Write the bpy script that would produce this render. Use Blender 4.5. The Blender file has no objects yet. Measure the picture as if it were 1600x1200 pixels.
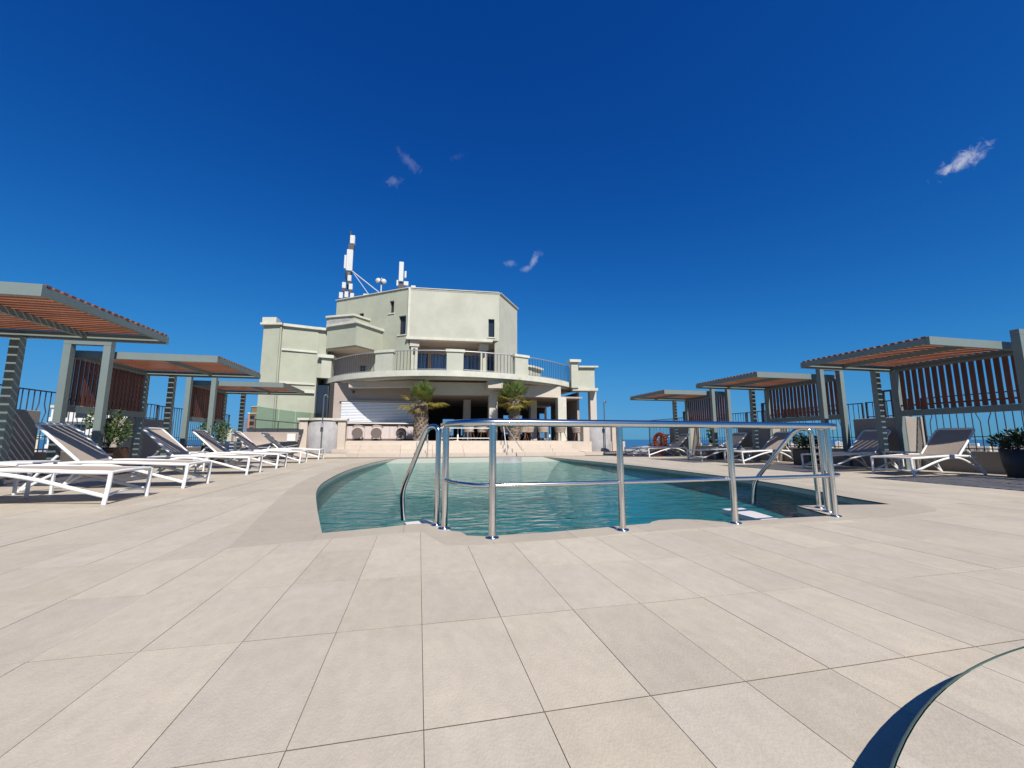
import bpy, bmesh, math, random
from mathutils import Vector, Matrix, noise
from mathutils.geometry import delaunay_2d_cdt
random.seed(7)
R = math.radians
SC = bpy.context.scene
COL = SC.collection

# ------------------------------------------------------------------ camera, sky, sun, exposure
CAM_H, YAW, PITCH = 0.6925, R(12.7), math.atan(86.5 / 640)
cam = bpy.data.cameras.new('camera')
cam.sensor_width = 36
cam.lens = 36 * 640 / 1600
cam.clip_start = 0.02
cam.clip_end = 120000
cam_o = bpy.data.objects.new('camera', cam)
COL.objects.link(cam_o)
cam_o.location = (0, 0, CAM_H)
cam_o.rotation_euler = (math.pi / 2 + PITCH, 0, -YAW)
SC.camera = cam_o

SUN_TO = Vector((0.20, -0.94, 1.0)).normalized()      # towards the sun
SUN_EL = math.asin(SUN_TO.z)
SUN_ROT = math.atan2(SUN_TO.x, SUN_TO.y)
sun = bpy.data.lights.new('sun', 'SUN')
sun.energy = 4.9
sun.angle = R(0.5)
sun.color = (1.0, 0.95, 0.88)
sun_o = bpy.data.objects.new('sun', sun)
COL.objects.link(sun_o)
sun_o.rotation_euler = SUN_TO.to_track_quat('Z', 'Y').to_euler()

world = bpy.data.worlds.new('World')
SC.world = world
world.use_nodes = True
wn, wl = world.node_tree.nodes, world.node_tree.links
wn.clear()
w_out = wn.new('ShaderNodeOutputWorld')
w_bg = wn.new('ShaderNodeBackground')
w_bg.inputs['Strength'].default_value = 0.068
w_sky = wn.new('ShaderNodeTexSky')
w_sky.sky_type = 'NISHITA'
w_sky.sun_disc = False
w_sky.sun_elevation = SUN_EL
w_sky.sun_rotation = SUN_ROT
w_sky.altitude = 300
w_sky.air_density = 1.0
w_sky.dust_density = 0.3
w_sky.ozone_density = 4.0
w_sep = wn.new('ShaderNodeSeparateColor')
wl.new(w_sky.outputs[0], w_sep.inputs[0])
w_cmb = wn.new('ShaderNodeCombineColor')
w_tc = wn.new('ShaderNodeTexCoord')


def wmath(op, a, b=None):
    n = wn.new('ShaderNodeMath')
    n.operation = op
    for i, v in enumerate((a, b)):
        if v is None:
            continue
        if isinstance(v, (int, float)):
            n.inputs[i].default_value = v
        else:
            wl.new(v, n.inputs[i])
    return n.outputs[0]


def wdot(vec):
    n = wn.new('ShaderNodeVectorMath')
    n.operation = 'DOT_PRODUCT'
    wl.new(w_tc.outputs['Generated'], n.inputs[0])
    n.inputs[1].default_value = vec
    return n.outputs['Value']


def w_grade(ch, gain, power):
    v = wmath('POWER', wmath('MULTIPLY', w_sep.outputs[ch], 0.085), power)
    return wmath('MULTIPLY', v, gain / 0.085)


# the photograph's camera renders the clear sky as a deep saturated blue
def w_soft(v, cap, p):
    """v with a soft ceiling: v * cap / (v^p + cap^p)^(1/p)"""
    den = wmath('POWER', wmath('ADD', wmath('POWER', v, p), cap ** p), 1 / p)
    return wmath('DIVIDE', wmath('MULTIPLY', v, cap), den)


w_b = w_soft(w_grade(2, 1.17, 0.96), 0.68 / 0.085, 3)
w_gc = w_soft(w_grade(1, 1.16, 1.38), 0.349 / 0.085, 2)
w_r = w_soft(w_grade(0, 1.46, 2.2), 0.125 / 0.085, 1)
wl.new(w_r, w_cmb.inputs[0])
wl.new(w_gc, w_cmb.inputs[1])
wl.new(w_b, w_cmb.inputs[2])
w_no = wn.new('ShaderNodeTexNoise')
w_no.inputs['Scale'].default_value = 58
w_no.inputs['Detail'].default_value = 9
w_no.inputs['Roughness'].default_value = 0.68
w_no.inputs['Distortion'].default_value = 0.6
wl.new(w_tc.outputs['Generated'], w_no.inputs['Vector'])
# small scattered wisps of cloud: azimuth, elevation (deg), half sizes (deg), roll, density
cloud_mask = None
for az, el, a, b, roll, dens in ((62.7, 25.1, 2.2, 1.1, 22, 0.50), (12.4, 24.15, 1.4, 0.7, 0, 0.15), (16.1, 24.7, 1.9, 0.75, 62, 0.24),
                                 (14.9, 23.4, 1.3, 0.6, 20, 0.18), (-4.6, 32.8, 1.5, 0.9, 20, 0.11), (-2.6, 35.2, 2.4, 0.8, -40, 0.08),
                                 (4.2, 36.4, 1.6, 0.5, 20, 0.03)):
    c = Vector((math.sin(R(az)) * math.cos(R(el)), math.cos(R(az)) * math.cos(R(el)), math.sin(R(el))))
    u0 = Vector((math.cos(R(az)), -math.sin(R(az)), 0))
    v0 = u0.cross(c)
    u = u0 * math.cos(R(roll)) + v0 * math.sin(R(roll))
    v = v0 * math.cos(R(roll)) - u0 * math.sin(R(roll))
    du = wmath('MULTIPLY', wdot(u), 1 / math.sin(R(a)))
    dv = wmath('MULTIPLY', wdot(v), 1 / math.sin(R(b)))
    r2 = wmath('ADD', wmath('MULTIPLY', du, du), wmath('MULTIPLY', dv, dv))
    front = wmath('GREATER_THAN', wdot(c), 0.5)
    m = wmath('SUBTRACT', 1.0, wmath('SQRT', r2))
    m = wmath('ADD', m, wmath('MULTIPLY', wmath('SUBTRACT', w_no.outputs['Fac'], 0.55), 2.6))
    n = wn.new('ShaderNodeMapRange')
    n.interpolation_type = 'SMOOTHSTEP'
    wl.new(m, n.inputs[0])
    n.inputs[1].default_value = 0.0
    n.inputs[2].default_value = 1.1
    n.inputs[4].default_value = dens
    m = wmath('MULTIPLY', n.outputs[0], front)
    cloud_mask = m if cloud_mask is None else wmath('MAXIMUM', cloud_mask, m)
w_mix = wn.new('ShaderNodeMix')
w_mix.data_type = 'RGBA'
wl.new(cloud_mask, w_mix.inputs[0])
wl.new(w_cmb.outputs[0], w_mix.inputs[6])
w_mix.inputs[7].default_value = (9.5, 9.6, 9.8, 1)
wl.new(w_mix.outputs[2], w_bg.inputs['Color'])
wl.new(w_bg.outputs[0], w_out.inputs['Surface'])

vs = SC.view_settings
vs.view_transform = 'Standard'
vs.look = 'None'
vs.exposure = 0.52
vs.gamma = 1.0
vs.use_curve_mapping = False
SC.cycles.max_bounces = 8
SC.cycles.transparent_max_bounces = 12
SC.cycles.use_denoising = True


# ------------------------------------------------------------------ materials
def mat(name, col, rough=0.7, metal=0.0, var=0.0, vscale=3.0, bump=0.0, bscale=40.0, spec=0.5, stretch=(1, 1, 1), cell=None, dirt=0.0, dscale=1.2, rnd=0.0):
    m = bpy.data.materials.new(name)
    m.use_nodes = True
    nt = m.node_tree
    n, l = nt.nodes, nt.links
    p = n['Principled BSDF']
    p.inputs['Roughness'].default_value = rough
    p.inputs['Metallic'].default_value = metal
    p.inputs['Specular IOR Level'].default_value = spec
    geo = n.new('ShaderNodeNewGeometry')
    mp = n.new('ShaderNodeMapping')
    mp.inputs['Scale'].default_value = stretch
    l.new(geo.outputs['Position'], mp.inputs['Vector'])
    vec = mp.outputs[0]
    if cell:
        x0, y0, px, py, amt = cell
        s = n.new('ShaderNodeVectorMath')
        s.operation = 'SUBTRACT'
        l.new(geo.outputs['Position'], s.inputs[0])
        s.inputs[1].default_value = (x0, y0, 0)
        d = n.new('ShaderNodeVectorMath')
        d.operation = 'DIVIDE'
        l.new(s.outputs[0], d.inputs[0])
        d.inputs[1].default_value = (px, py, 1000)
        f = n.new('ShaderNodeVectorMath')
        f.operation = 'FLOOR'
        l.new(d.outputs[0], f.inputs[0])
        wnz = n.new('ShaderNodeTexWhiteNoise')
        wnz.noise_dimensions = '2D'
        l.new(f.outputs[0], wnz.inputs['Vector'])
        # every slab is cut from another piece of stone
        o = n.new('ShaderNodeVectorMath')
        o.operation = 'MULTIPLY_ADD'
        l.new(wnz.outputs['Color'], o.inputs[0])
        o.inputs[1].default_value = (37, 53, 29)
        l.new(mp.outputs[0], o.inputs[2])
        vec = o.outputs[0]
    src = None
    rgb = n.new('ShaderNodeRGB')
    rgb.outputs[0].default_value = (*col, 1)
    src = rgb.outputs[0]

    def scale_by(src, fac_out, lo, hi, fmin=0.3, fmax=0.7):
        mr = n.new('ShaderNodeMapRange')
        l.new(fac_out, mr.inputs[0])
        mr.inputs[1].default_value = fmin
        mr.inputs[2].default_value = fmax
        mr.inputs[3].default_value = lo
        mr.inputs[4].default_value = hi
        v = n.new('ShaderNodeVectorMath')
        v.operation = 'SCALE'
        l.new(src, v.inputs[0])
        l.new(mr.outputs[0], v.inputs['Scale'])
        return v.outputs[0]
    if var:
        t = n.new('ShaderNodeTexNoise')
        t.inputs['Scale'].default_value = vscale
        t.inputs['Detail'].default_value = 9
        t.inputs['Roughness'].default_value = 0.72
        l.new(vec, t.inputs['Vector'])
        src = scale_by(src, t.outputs['Fac'], 1 - var, 1 + var)
    if dirt:
        t = n.new('ShaderNodeTexNoise')
        t.inputs['Scale'].default_value = dscale
        t.inputs['Detail'].default_value = 8
        t.inputs['Roughness'].default_value = 0.7
        l.new(geo.outputs['Position'], t.inputs['Vector'])
        src = scale_by(src, t.outputs['Fac'], 1 - dirt, 1.0, 0.35, 0.6)
    if rnd:
        oi = n.new('ShaderNodeObjectInfo')
        src = scale_by(src, oi.outputs['Random'], 1 - rnd, 1 + rnd, 0, 1)
    if cell:
        src = scale_by(src, wnz.outputs['Value'], 1 - amt, 1 + amt, 0, 1)
        # a slight warm or cool cast from tile to tile
        hs = n.new('ShaderNodeHueSaturation')
        sep = n.new('ShaderNodeSeparateColor')
        l.new(wnz.outputs['Color'], sep.inputs[0])
        mr = n.new('ShaderNodeMapRange')
        l.new(sep.outputs[1], mr.inputs[0])
        mr.inputs[3].default_value = 0.94
        mr.inputs[4].default_value = 1.06
        l.new(mr.outputs[0], hs.inputs['Saturation'])
        l.new(src, hs.inputs['Color'])
        src = hs.outputs[0]
    l.new(src, p.inputs['Base Color'])
    if bump:
        t = n.new('ShaderNodeTexNoise')
        t.inputs['Scale'].default_value = bscale
        t.inputs['Detail'].default_value = 5
        l.new(vec, t.inputs['Vector'])
        b = n.new('ShaderNodeBump')
        b.inputs['Strength'].default_value = bump
        b.inputs['Distance'].default_value = 0.01
        l.new(t.outputs['Fac'], b.inputs['Height'])
        l.new(b.outputs[0], p.inputs['Normal'])
    return m


TX0, TY0, TPX, TPY = 0.032, 1.109, 0.303, 0.583
M = {}
M['tile'] = mat('porcelain_tile', (0.425, 0.370, 0.290), 0.62, var=0.085, vscale=13, bump=0.20, bscale=120, stretch=(1.5, 0.75, 1), cell=(TX0, TY0, TPX, TPY, 0.06), dirt=0.10, dscale=1.3)
M['coping'] = mat('coping_stone', (0.364, 0.315, 0.245), 0.62, var=0.06, vscale=12, bump=0.2, bscale=150, rnd=0.04, dirt=0.07, dscale=2.0)
M['grout'] = mat('grout', (0.077, 0.063, 0.055), 0.95, var=0.2, vscale=6)
M['step'] = mat('step_stone', (0.470, 0.397, 0.324), 0.65, var=0.07, vscale=5, bump=0.2, bscale=60, rnd=0.05)
M['metal'] = mat('pergola_metal', (0.146, 0.178, 0.168), 0.42, var=0.05, vscale=4, rnd=0.04)
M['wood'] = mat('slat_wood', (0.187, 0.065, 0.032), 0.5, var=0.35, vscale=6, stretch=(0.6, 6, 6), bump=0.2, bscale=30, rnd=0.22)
M['wood_v'] = mat('screen_wood', (0.101, 0.029, 0.019), 0.5, var=0.35, vscale=6, stretch=(6, 6, 0.6), bump=0.2, bscale=30, rnd=0.22)  # darker than the roof wood: the screens' backlit shade is put into the colour
M['white_frame'] = mat('lounger_white', (0.648, 0.648, 0.640), 0.38, var=0.04, vscale=6, dirt=0.06)
M['sling'] = mat('sling_fabric', (0.353, 0.290, 0.232), 0.85, var=0.12, vscale=160, bump=0.4, bscale=400, rnd=0.06)
M['steel'] = mat('polished_steel', (0.60, 0.59, 0.575), 0.17, metal=1.0, var=0.05, vscale=4, bump=0.03, bscale=8)
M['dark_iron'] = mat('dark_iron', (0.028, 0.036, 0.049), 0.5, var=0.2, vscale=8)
M['render_green_shaded'] = mat('shaded_green_render', (0.346, 0.356, 0.275), 0.85, var=0.05, vscale=1.4, bump=0.25, bscale=24, dirt=0.13, dscale=0.9, stretch=(1, 1, 0.45))  # pale green darkened further, putting the tower left face's weaker sun into the paint
M['render_trim'] = mat('painted_trim', (0.492, 0.481, 0.403), 0.8, var=0.05, vscale=2, dirt=0.12, dscale=2)
M['render_cream'] = mat('cream_render', (0.406, 0.402, 0.329), 0.85, var=0.05, vscale=1.4, bump=0.25, bscale=24, dirt=0.12, dscale=0.9, stretch=(1, 1, 0.45))
M['taupe'] = mat('taupe_render', (0.340, 0.279, 0.243), 0.85, var=0.05, vscale=1.5, dirt=0.08)
M['soffit'] = mat('soffit_paint', (0.454, 0.397, 0.332), 0.85, var=0.04, vscale=1.5, dirt=0.08)
M['column'] = mat('column_render', (0.454, 0.413, 0.369), 0.85, var=0.05, vscale=2)
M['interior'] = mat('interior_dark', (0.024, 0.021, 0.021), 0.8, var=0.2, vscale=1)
M['shutter'] = mat('shutter_white', (0.648, 0.664, 0.689), 0.5, var=0.02, vscale=3)
M['bar_panel'] = mat('bar_front', (0.454, 0.389, 0.365), 0.7, var=0.14, vscale=8, stretch=(3, 3, 0.3), rnd=0.06)
M['bar_top'] = mat('bar_top', (0.599, 0.567, 0.535), 0.4, var=0.04)
M['bar_trim'] = mat('bar_trim', (0.113, 0.085, 0.081), 0.6)
M['wicker'] = mat('woven_wicker', (0.109, 0.085, 0.077), 0.8, var=0.4, vscale=60)
M['chair'] = mat('chair_shell', (0.300, 0.243, 0.198), 0.7, var=0.15, vscale=20, rnd=0.15)
M['chair_wood'] = mat('chair_leg_wood', (0.138, 0.069, 0.036), 0.5, var=0.2, vscale=20)
M['table'] = mat('table_top', (0.211, 0.154, 0.113), 0.45, var=0.2, vscale=8)
M['concrete'] = mat('grey_concrete', (0.304, 0.292, 0.292), 0.85, var=0.12, vscale=3, dirt=0.2, dscale=3, stretch=(2, 2, 0.5))
M['parapet'] = mat('parapet_render', (0.296, 0.259, 0.223), 0.85, var=0.06, vscale=2, dirt=0.12)
M['green_trim'] = mat('green_mosaic', (0.081, 0.162, 0.126), 0.35, var=0.2, vscale=40)
M['planter_brown'] = mat('corten_planter', (0.130, 0.061, 0.034), 0.65, var=0.2, vscale=5, dirt=0.2)
M['planter_dark'] = mat('dark_planter', (0.023, 0.023, 0.024), 0.5, var=0.2, vscale=4)
M['soil'] = mat('soil', (0.041, 0.028, 0.020), 0.95, var=0.3, vscale=30)
M['orange'] = mat('lifebuoy_orange', (0.502, 0.069, 0.016), 0.5, var=0.08, vscale=8)
M['antenna'] = mat('antenna_white', (0.46, 0.465, 0.46), 0.5, var=0.04)
M['antenna_dark'] = mat('antenna_dark', (0.041, 0.041, 0.049), 0.6)
M['iron_grey'] = mat('brushed_dark_steel', (0.13, 0.135, 0.14), 0.4, metal=0.5)
M['steel_dull'] = mat('galvanised', (0.42, 0.43, 0.44), 0.45, metal=0.7)
M['white_box'] = mat('white_plastic', (0.583, 0.583, 0.567), 0.5, var=0.05)
M['black'] = mat('black_plastic', (0.012, 0.012, 0.014), 0.5)
M['trunk'] = mat('palm_trunk', (0.182, 0.142, 0.105), 0.95, var=0.45, vscale=22, bump=0.6, bscale=60)
M['trunk_dark'] = mat('palm_boot', (0.121, 0.085, 0.061), 0.95, var=0.45, vscale=16)
M['curtain'] = mat('blue_curtain', (0.316, 0.442, 0.653), 0.8, var=0.25, vscale=14, stretch=(3, 3, 0.1))


def leafmat(name, c1, c2, sc):
    m = bpy.data.materials.new(name)
    m.use_nodes = True
    n, l = m.node_tree.nodes, m.node_tree.links
    p = n['Principled BSDF']
    geo = n.new('ShaderNodeNewGeometry')
    t = n.new('ShaderNodeTexNoise')
    t.inputs['Scale'].default_value = sc
    t.inputs['Detail'].default_value = 3
    l.new(geo.outputs['Position'], t.inputs['Vector'])
    mr = n.new('ShaderNodeMapRange')
    mr.inputs[1].default_value = 0.35
    mr.inputs[2].default_value = 0.65
    l.new(t.outputs['Fac'], mr.inputs[0])
    mx = n.new('ShaderNodeMix')
    mx.data_type = 'RGBA'
    l.new(mr.outputs[0], mx.inputs[0])
    mx.inputs[6].default_value = (*c1, 1)
    mx.inputs[7].default_value = (*c2, 1)
    l.new(mx.outputs[2], p.inputs['Base Color'])
    p.inputs['Roughness'].default_value = 0.5
    tr = n.new('ShaderNodeBsdfTranslucent')
    l.new(mx.outputs[2], tr.inputs['Color'])
    ms = n.new('ShaderNodeMixShader')
    ms.inputs[0].default_value = 0.28
    l.new(p.outputs[0], ms.inputs[1])
    l.new(tr.outputs[0], ms.inputs[2])
    l.new(ms.outputs[0], n['Material Output'].inputs['Surface'])
    return m


M['leaf'] = leafmat('shrub_leaf', (0.035, 0.075, 0.02), (0.10, 0.15, 0.035), 9)
M['leaf_dark'] = leafmat('dark_leaf', (0.018, 0.035, 0.018), (0.04, 0.07, 0.03), 9)
M['frond'] = leafmat('palm_frond_green', (0.06, 0.115, 0.02), (0.17, 0.20, 0.045), 5)
M['frond_yellow'] = leafmat('palm_frond_yellow', (0.32, 0.22, 0.035), (0.16, 0.17, 0.03), 5)
M['frond_dry'] = leafmat('palm_frond_dry', (0.28, 0.19, 0.09), (0.36, 0.25, 0.12), 7)


def glassmat(name, tint, refl_ior=1.45, rough=0.01):
    m = bpy.data.materials.new(name)
    m.use_nodes = True
    n, l = m.node_tree.nodes, m.node_tree.links
    n.remove(n['Principled BSDF'])
    fr = n.new('ShaderNodeFresnel')
    fr.inputs['IOR'].default_value = refl_ior
    t = n.new('ShaderNodeBsdfTransparent')
    t.inputs['Color'].default_value = (*tint, 1)
    g = n.new('ShaderNodeBsdfGlossy')
    g.inputs['Roughness'].default_value = rough
    x = n.new('ShaderNodeMixShader')
    l.new(fr.outputs[0], x.inputs[0])
    l.new(t.outputs[0], x.inputs[1])
    l.new(g.outputs[0], x.inputs[2])
    l.new(x.outputs[0], n['Material Output'].inputs['Surface'])
    return m


M['pane'] = glassmat('window_glass', (0.75, 0.82, 0.88))
M['green_glass'] = glassmat('balustrade_glass', (0.70, 0.80, 0.74))
M['dark_pane'] = mat('dark_glass', (0.02, 0.025, 0.035), 0.08, var=0.1, spec=0.6)


def water_mat(name, tint, wscale, strength, ior=1.33):
    m = glassmat(name, tint, ior, 0.0)
    n, l = m.node_tree.nodes, m.node_tree.links
    geo = n.new('ShaderNodeNewGeometry')
    mp = n.new('ShaderNodeMapping')
    mp.inputs['Scale'].default_value = wscale
    l.new(geo.outputs['Position'], mp.inputs['Vector'])
    a = n.new('ShaderNodeTexNoise')
    a.inputs['Scale'].default_value = 1.0
    a.inputs['Detail'].default_value = 4
    a.inputs['Roughness'].default_value = 0.42
    a.inputs['Distortion'].default_value = 0.5
    l.new(mp.outputs[0], a.inputs['Vector'])
    b = n.new('ShaderNodeBump')
    b.inputs['Strength'].default_value = strength
    b.inputs['Distance'].default_value = 0.06
    l.new(a.outputs['Fac'], b.inputs['Height'])
    for nd in n:
        if nd.type in ('FRESNEL', 'BSDF_GLOSSY'):
            l.new(b.outputs[0], nd.inputs['Normal'])
    return m


M['water'] = water_mat('pool_water', (0.56, 0.90, 0.91), (3.0, 6.5, 1), 0.6, 1.24)


# ------------------------------------------------------------------ mesh helpers
class MB:
    """Collects simple solids and builds them as one mesh object."""

    def __init__(self):
        self.v, self.f, self.s = [], [], []

    def add(self, vs, fs, smooth=False):
        o = len(self.v)
        self.v += [tuple(p) for p in vs]
        self.f += [tuple(i + o for i in f) for f in fs]
        self.s += [smooth] * len(fs)
        return self

    def box(self, x0, x1, y0, y1, z0, z1):
        v = [(x0, y0, z0), (x1, y0, z0), (x1, y1, z0), (x0, y1, z0), (x0, y0, z1), (x1, y0, z1), (x1, y1, z1), (x0, y1, z1)]
        return self.add(v, [(3, 2, 1, 0), (4, 5, 6, 7), (0, 1, 5, 4), (1, 2, 6, 5), (2, 3, 7, 6), (3, 0, 4, 7)])

    def bar(self, a, b, w, h, up=(0, 0, 1)):
        a, b = Vector(a), Vector(b)
        d = (b - a).normalized()
        s = d.cross(Vector(up))
        if s.length < 1e-5:
            s = d.cross(Vector((0, 1, 0)))
        s.normalize()
        u = s.cross(d)
        s, u = s * w / 2, u * h / 2
        v = [a - s - u, a + s - u, a + s + u, a - s + u, b - s - u, b + s - u, b + s + u, b - s + u]
        return self.add(v, [(3, 2, 1, 0), (4, 5, 6, 7), (0, 1, 5, 4), (1, 2, 6, 5), (2, 3, 7, 6), (3, 0, 4, 7)])

    def tube(self, path, r, n=10, close=False):
        P = [Vector(p) for p in path]
        rr = r if isinstance(r, (list, tuple)) else [r] * len(P)
        rings, prev = [], None
        for i, p in enumerate(P):
            if close:
                t = P[(i + 1) % len(P)] - P[i - 1]
            else:
                t = P[min(i + 1, len(P) - 1)] - P[max(i - 1, 0)]
            t.normalize()
            if prev is None:
                a = t.orthogonal().normalized()
            else:
                a = prev - t * prev.dot(t)
                a.normalize()
            prev = a
            b = t.cross(a)
            rings.append([p + (a * math.cos(2 * math.pi * k / n) + b * math.sin(2 * math.pi * k / n)) * rr[i] for k in range(n)])
        vs = [q for ring in rings for q in ring]
        fs = []
        m = len(P)
        for i in range(m if close else m - 1):
            j = (i + 1) % m
            for k in range(n):
                k2 = (k + 1) % n
                fs.append((i * n + k, i * n + k2, j * n + k2, j * n + k))
        self.add(vs, fs, True)
        if not close:
            self.add([q for q in rings[0]], [tuple(reversed(range(n)))])
            self.add([q for q in rings[-1]], [tuple(range(n))])
        return self

    def prism(self, poly, z0, z1, smooth=False):
        n = len(poly)
        ar = sum(poly[i][0] * poly[(i + 1) % n][1] - poly[(i + 1) % n][0] * poly[i][1] for i in range(n))
        if ar < 0:
            poly = list(reversed(poly))
        v = [(x, y, z0) for x, y in poly] + [(x, y, z1) for x, y in poly]
        self.add(v, [tuple(reversed(range(n))), tuple(range(n, 2 * n))])
        return self.add(v, [(i, (i + 1) % n, n + (i + 1) % n, n + i) for i in range(n)], smooth)

    def lathe(self, prof, c=(0, 0, 0), n=24, ang=None, smooth=True):
        v, f = [], []
        full = ang is None
        a0, a1 = (0, 2 * math.pi) if full else ang
        m = n if full else n + 1
        for k in range(m):
            t = a0 + (a1 - a0) * k / n
            for r, z in prof:
                v.append((c[0] + r * math.cos(t), c[1] + r * math.sin(t), c[2] + z))
        L = len(prof)
        for k in range(n):
            k2 = (k + 1) % m
            for i in range(L - 1):
                f.append((k * L + i, k2 * L + i, k2 * L + i + 1, k * L + i + 1))
        return self.add(v, f, smooth)

    def mesh(self, name, material):
        me = bpy.data.meshes.new(name)
        me.from_pydata(self.v, [], self.f)
        me.polygons.foreach_set('use_smooth', self.s)
        me.materials.append(material)
        me.validate()
        me.update()
        return me

    def build(self, name, material, parent=None, loc=None, bevel=0.0):
        o = bpy.data.objects.new(name, self.mesh(name, material))
        COL.objects.link(o)
        if parent is not None:
            o.parent = parent
        if loc is not None:
            o.location = loc
        if bevel:
            b = o.modifiers.new('bevel', 'BEVEL')
            b.width = bevel
            b.segments = 2
            b.limit_method = 'ANGLE'
        return o


def inst(name, me, parent=None, loc=(0, 0, 0), rot=None):
    o = bpy.data.objects.new(name, me)
    COL.objects.link(o)
    o.parent = parent
    o.location = loc
    if rot:
        o.rotation_euler = rot
    return o


def tag(o, label=None, cat=None, group=None, kind=None):
    if label:
        o['label'] = label
    if cat:
        o['category'] = cat
    if group:
        o['group'] = group
    if kind:
        o['kind'] = kind
    return o


def thing(name, label, cat, loc=(0, 0, 0), rotz=0.0, group=None):
    o = bpy.data.objects.new(name, None)
    o.empty_display_size = 0.2
    COL.objects.link(o)
    o.location = loc
    o.rotation_euler = (0, 0, rotz)
    return tag(o, label, cat, group)


def copy_tree(o, parent=None):
    c = o.copy()
    COL.objects.link(c)
    c.parent = parent
    for ch in list(o.children):
        copy_tree(ch, c)
    return c


def fillet(pts, r, n=6):
    P = [Vector(p) for p in pts]
    out = [P[0]]
    for i in range(1, len(P) - 1):
        a, b, c = P[i - 1], P[i], P[i + 1]
        rr = min(r, (a - b).length * 0.48, (c - b).length * 0.48)
        p0 = b + (a - b).normalized() * rr
        p2 = b + (c - b).normalized() * rr
        for k in range(n + 1):
            t = k / n
            out.append(p0 * (1 - t) ** 2 + b * 2 * t * (1 - t) + p2 * t * t)
    out.append(P[-1])
    return out


def spline(pts, n=8):
    P = [Vector(p) for p in pts]
    P = [P[0] * 2 - P[1]] + P + [P[-1] * 2 - P[-2]]
    out = []
    for i in range(1, len(P) - 2):
        a, b, c, d = P[i - 1:i + 3]
        for k in range(n):
            t = k / n
            out.append(0.5 * ((2 * b) + (c - a) * t + (2 * a - 5 * b + 4 * c - d) * t * t + (3 * b - a - 3 * c + d) * t ** 3))
    out.append(P[-2])
    return out


def inside(p, poly):
    x, y = p
    c = False
    j = len(poly) - 1
    for i in range(len(poly)):
        xi, yi = poly[i][0], poly[i][1]
        xj, yj = poly[j][0], poly[j][1]
        if (yi > y) != (yj > y) and x < (xj - xi) * (y - yi) / (yj - yi) + xi:
            c = not c
        j = i
    return c


def region_mesh(mb, rect, inc, exc, z):
    """The part of a convex cell that lies in every inc polygon and in no exc polygon, as flat faces at z with a 12 mm skirt."""
    polys = [rect] + inc + exc
    vs, es = [], []
    for pl in polys:
        o = len(vs)
        vs += [Vector((p[0], p[1])) for p in pl]
        es += [(o + i, o + (i + 1) % len(pl)) for i in range(len(pl))]
    v2, e2, f2, *_ = delaunay_2d_cdt(vs, es, [], 0, 1e-5)
    keep = []
    for f in f2:
        c = sum((v2[i] for i in f), Vector((0, 0))) / len(f)
        if inside(c, rect) and all(inside(c, q) for q in inc) and not any(inside(c, q) for q in exc):
            keep.append(tuple(f))
    if not keep:
        return False
    used = sorted({i for f in keep for i in f})
    mp = {i: k for k, i in enumerate(used)}
    faces = []
    for f in keep:
        a, b, c = (v2[f[0]], v2[f[1]], v2[f[2]])
        f = tuple(mp[i] for i in f)
        if (b - a).cross(c - a) < 0:
            f = tuple(reversed(f))
        faces.append(f)
    top = [(v2[i].x, v2[i].y, z) for i in used]
    edges = {}
    for f in faces:
        for i in range(len(f)):
            edges[(f[i], f[(i + 1) % len(f)])] = 1
    border = [e for e in edges if (e[1], e[0]) not in edges]
    n = len(top)
    bot = [(x, y, z - 0.012) for x, y, _ in top]
    mb.add(top + bot, faces + [(b, a, a + n, b + n) for a, b in border])
    return True


def project(x, y, z):
    z -= CAM_H
    r = x * math.cos(YAW) - y * math.sin(YAW)
    fw = x * math.sin(YAW) + y * math.cos(YAW)
    d = fw * math.cos(PITCH) + z * math.sin(PITCH)
    u = -fw * math.sin(PITCH) + z * math.cos(PITCH)
    return (800 + 640 * r / d, 600 - 640 * u / d, d) if d > 0.05 else (9e9, 9e9, d)


# ------------------------------------------------------------------ far setting: land, sea
GZ = -38.0
sea = MB().add([(-70000, -200, GZ), (70000, -200, GZ), (70000, 70000, GZ), (-70000, 70000, GZ)], [(0, 1, 2, 3)])
ms = mat('sea_water', (0.012, 0.05, 0.13), 0.22, var=0.2, vscale=0.004, spec=0.5)
tag(sea.build('sea', ms), kind='structure')
coast = [(-3000, -190), (1500, -190), (3600, 350), (3400, 1500), (2100, 2000), (900, 1500), (500, 1400), (150, 1500), (-150, 1300), (-700, 1500), (-1600, 1900), (-3000, 1700)]
tag(MB().prism(coast, GZ - 3, GZ + 1.5).build('land', mat('town_ground', (0.30, 0.27, 0.22), 0.95, var=0.35, vscale=0.02)), kind='structure')

# ------------------------------------------------------------------ pool outline and deck
POOL = [(-.684, 3.408), (-.249, 3.517), (-.044, 3.597), (.086, 3.595), (.238, 3.289), (.33, 3.223), (.363, 3.088), (.495, 3.038),
        (.984, 3.064), (1.89, 3.188), (1.95, 3.25), (2.05, 3.30), (2.241, 3.307), (2.40, 3.23), (2.524, 3.115), (2.853, 3.11), (3.24, 3.135), (3.703, 3.133),
        (3.91, 3.684), (4.974, 3.533)]
right_curve = [(4.974, 3.533), (5.10, 4.15), (5.33, 4.80), (5.60, 5.95), (5.68, 7.3), (5.64, 9.96), (5.33, 13.0), (4.90, 16.1)]
left_curve = [(-.73, 15.9), (-1.15, 14.2), (-1.40, 12.4), (-1.56, 10.0), (-1.52, 7.73), (-1.36, 6.3), (-1.03, 4.80), (-.684, 3.408)]
rc = [(p.x, p.y) for p in spline([(x, y, 0) for x, y in right_curve], 5)]
lc = [(p.x, p.y) for p in spline([(x, y, 0) for x, y in left_curve], 5)]
POOL = POOL + rc[1:] + lc[:-1]
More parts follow.
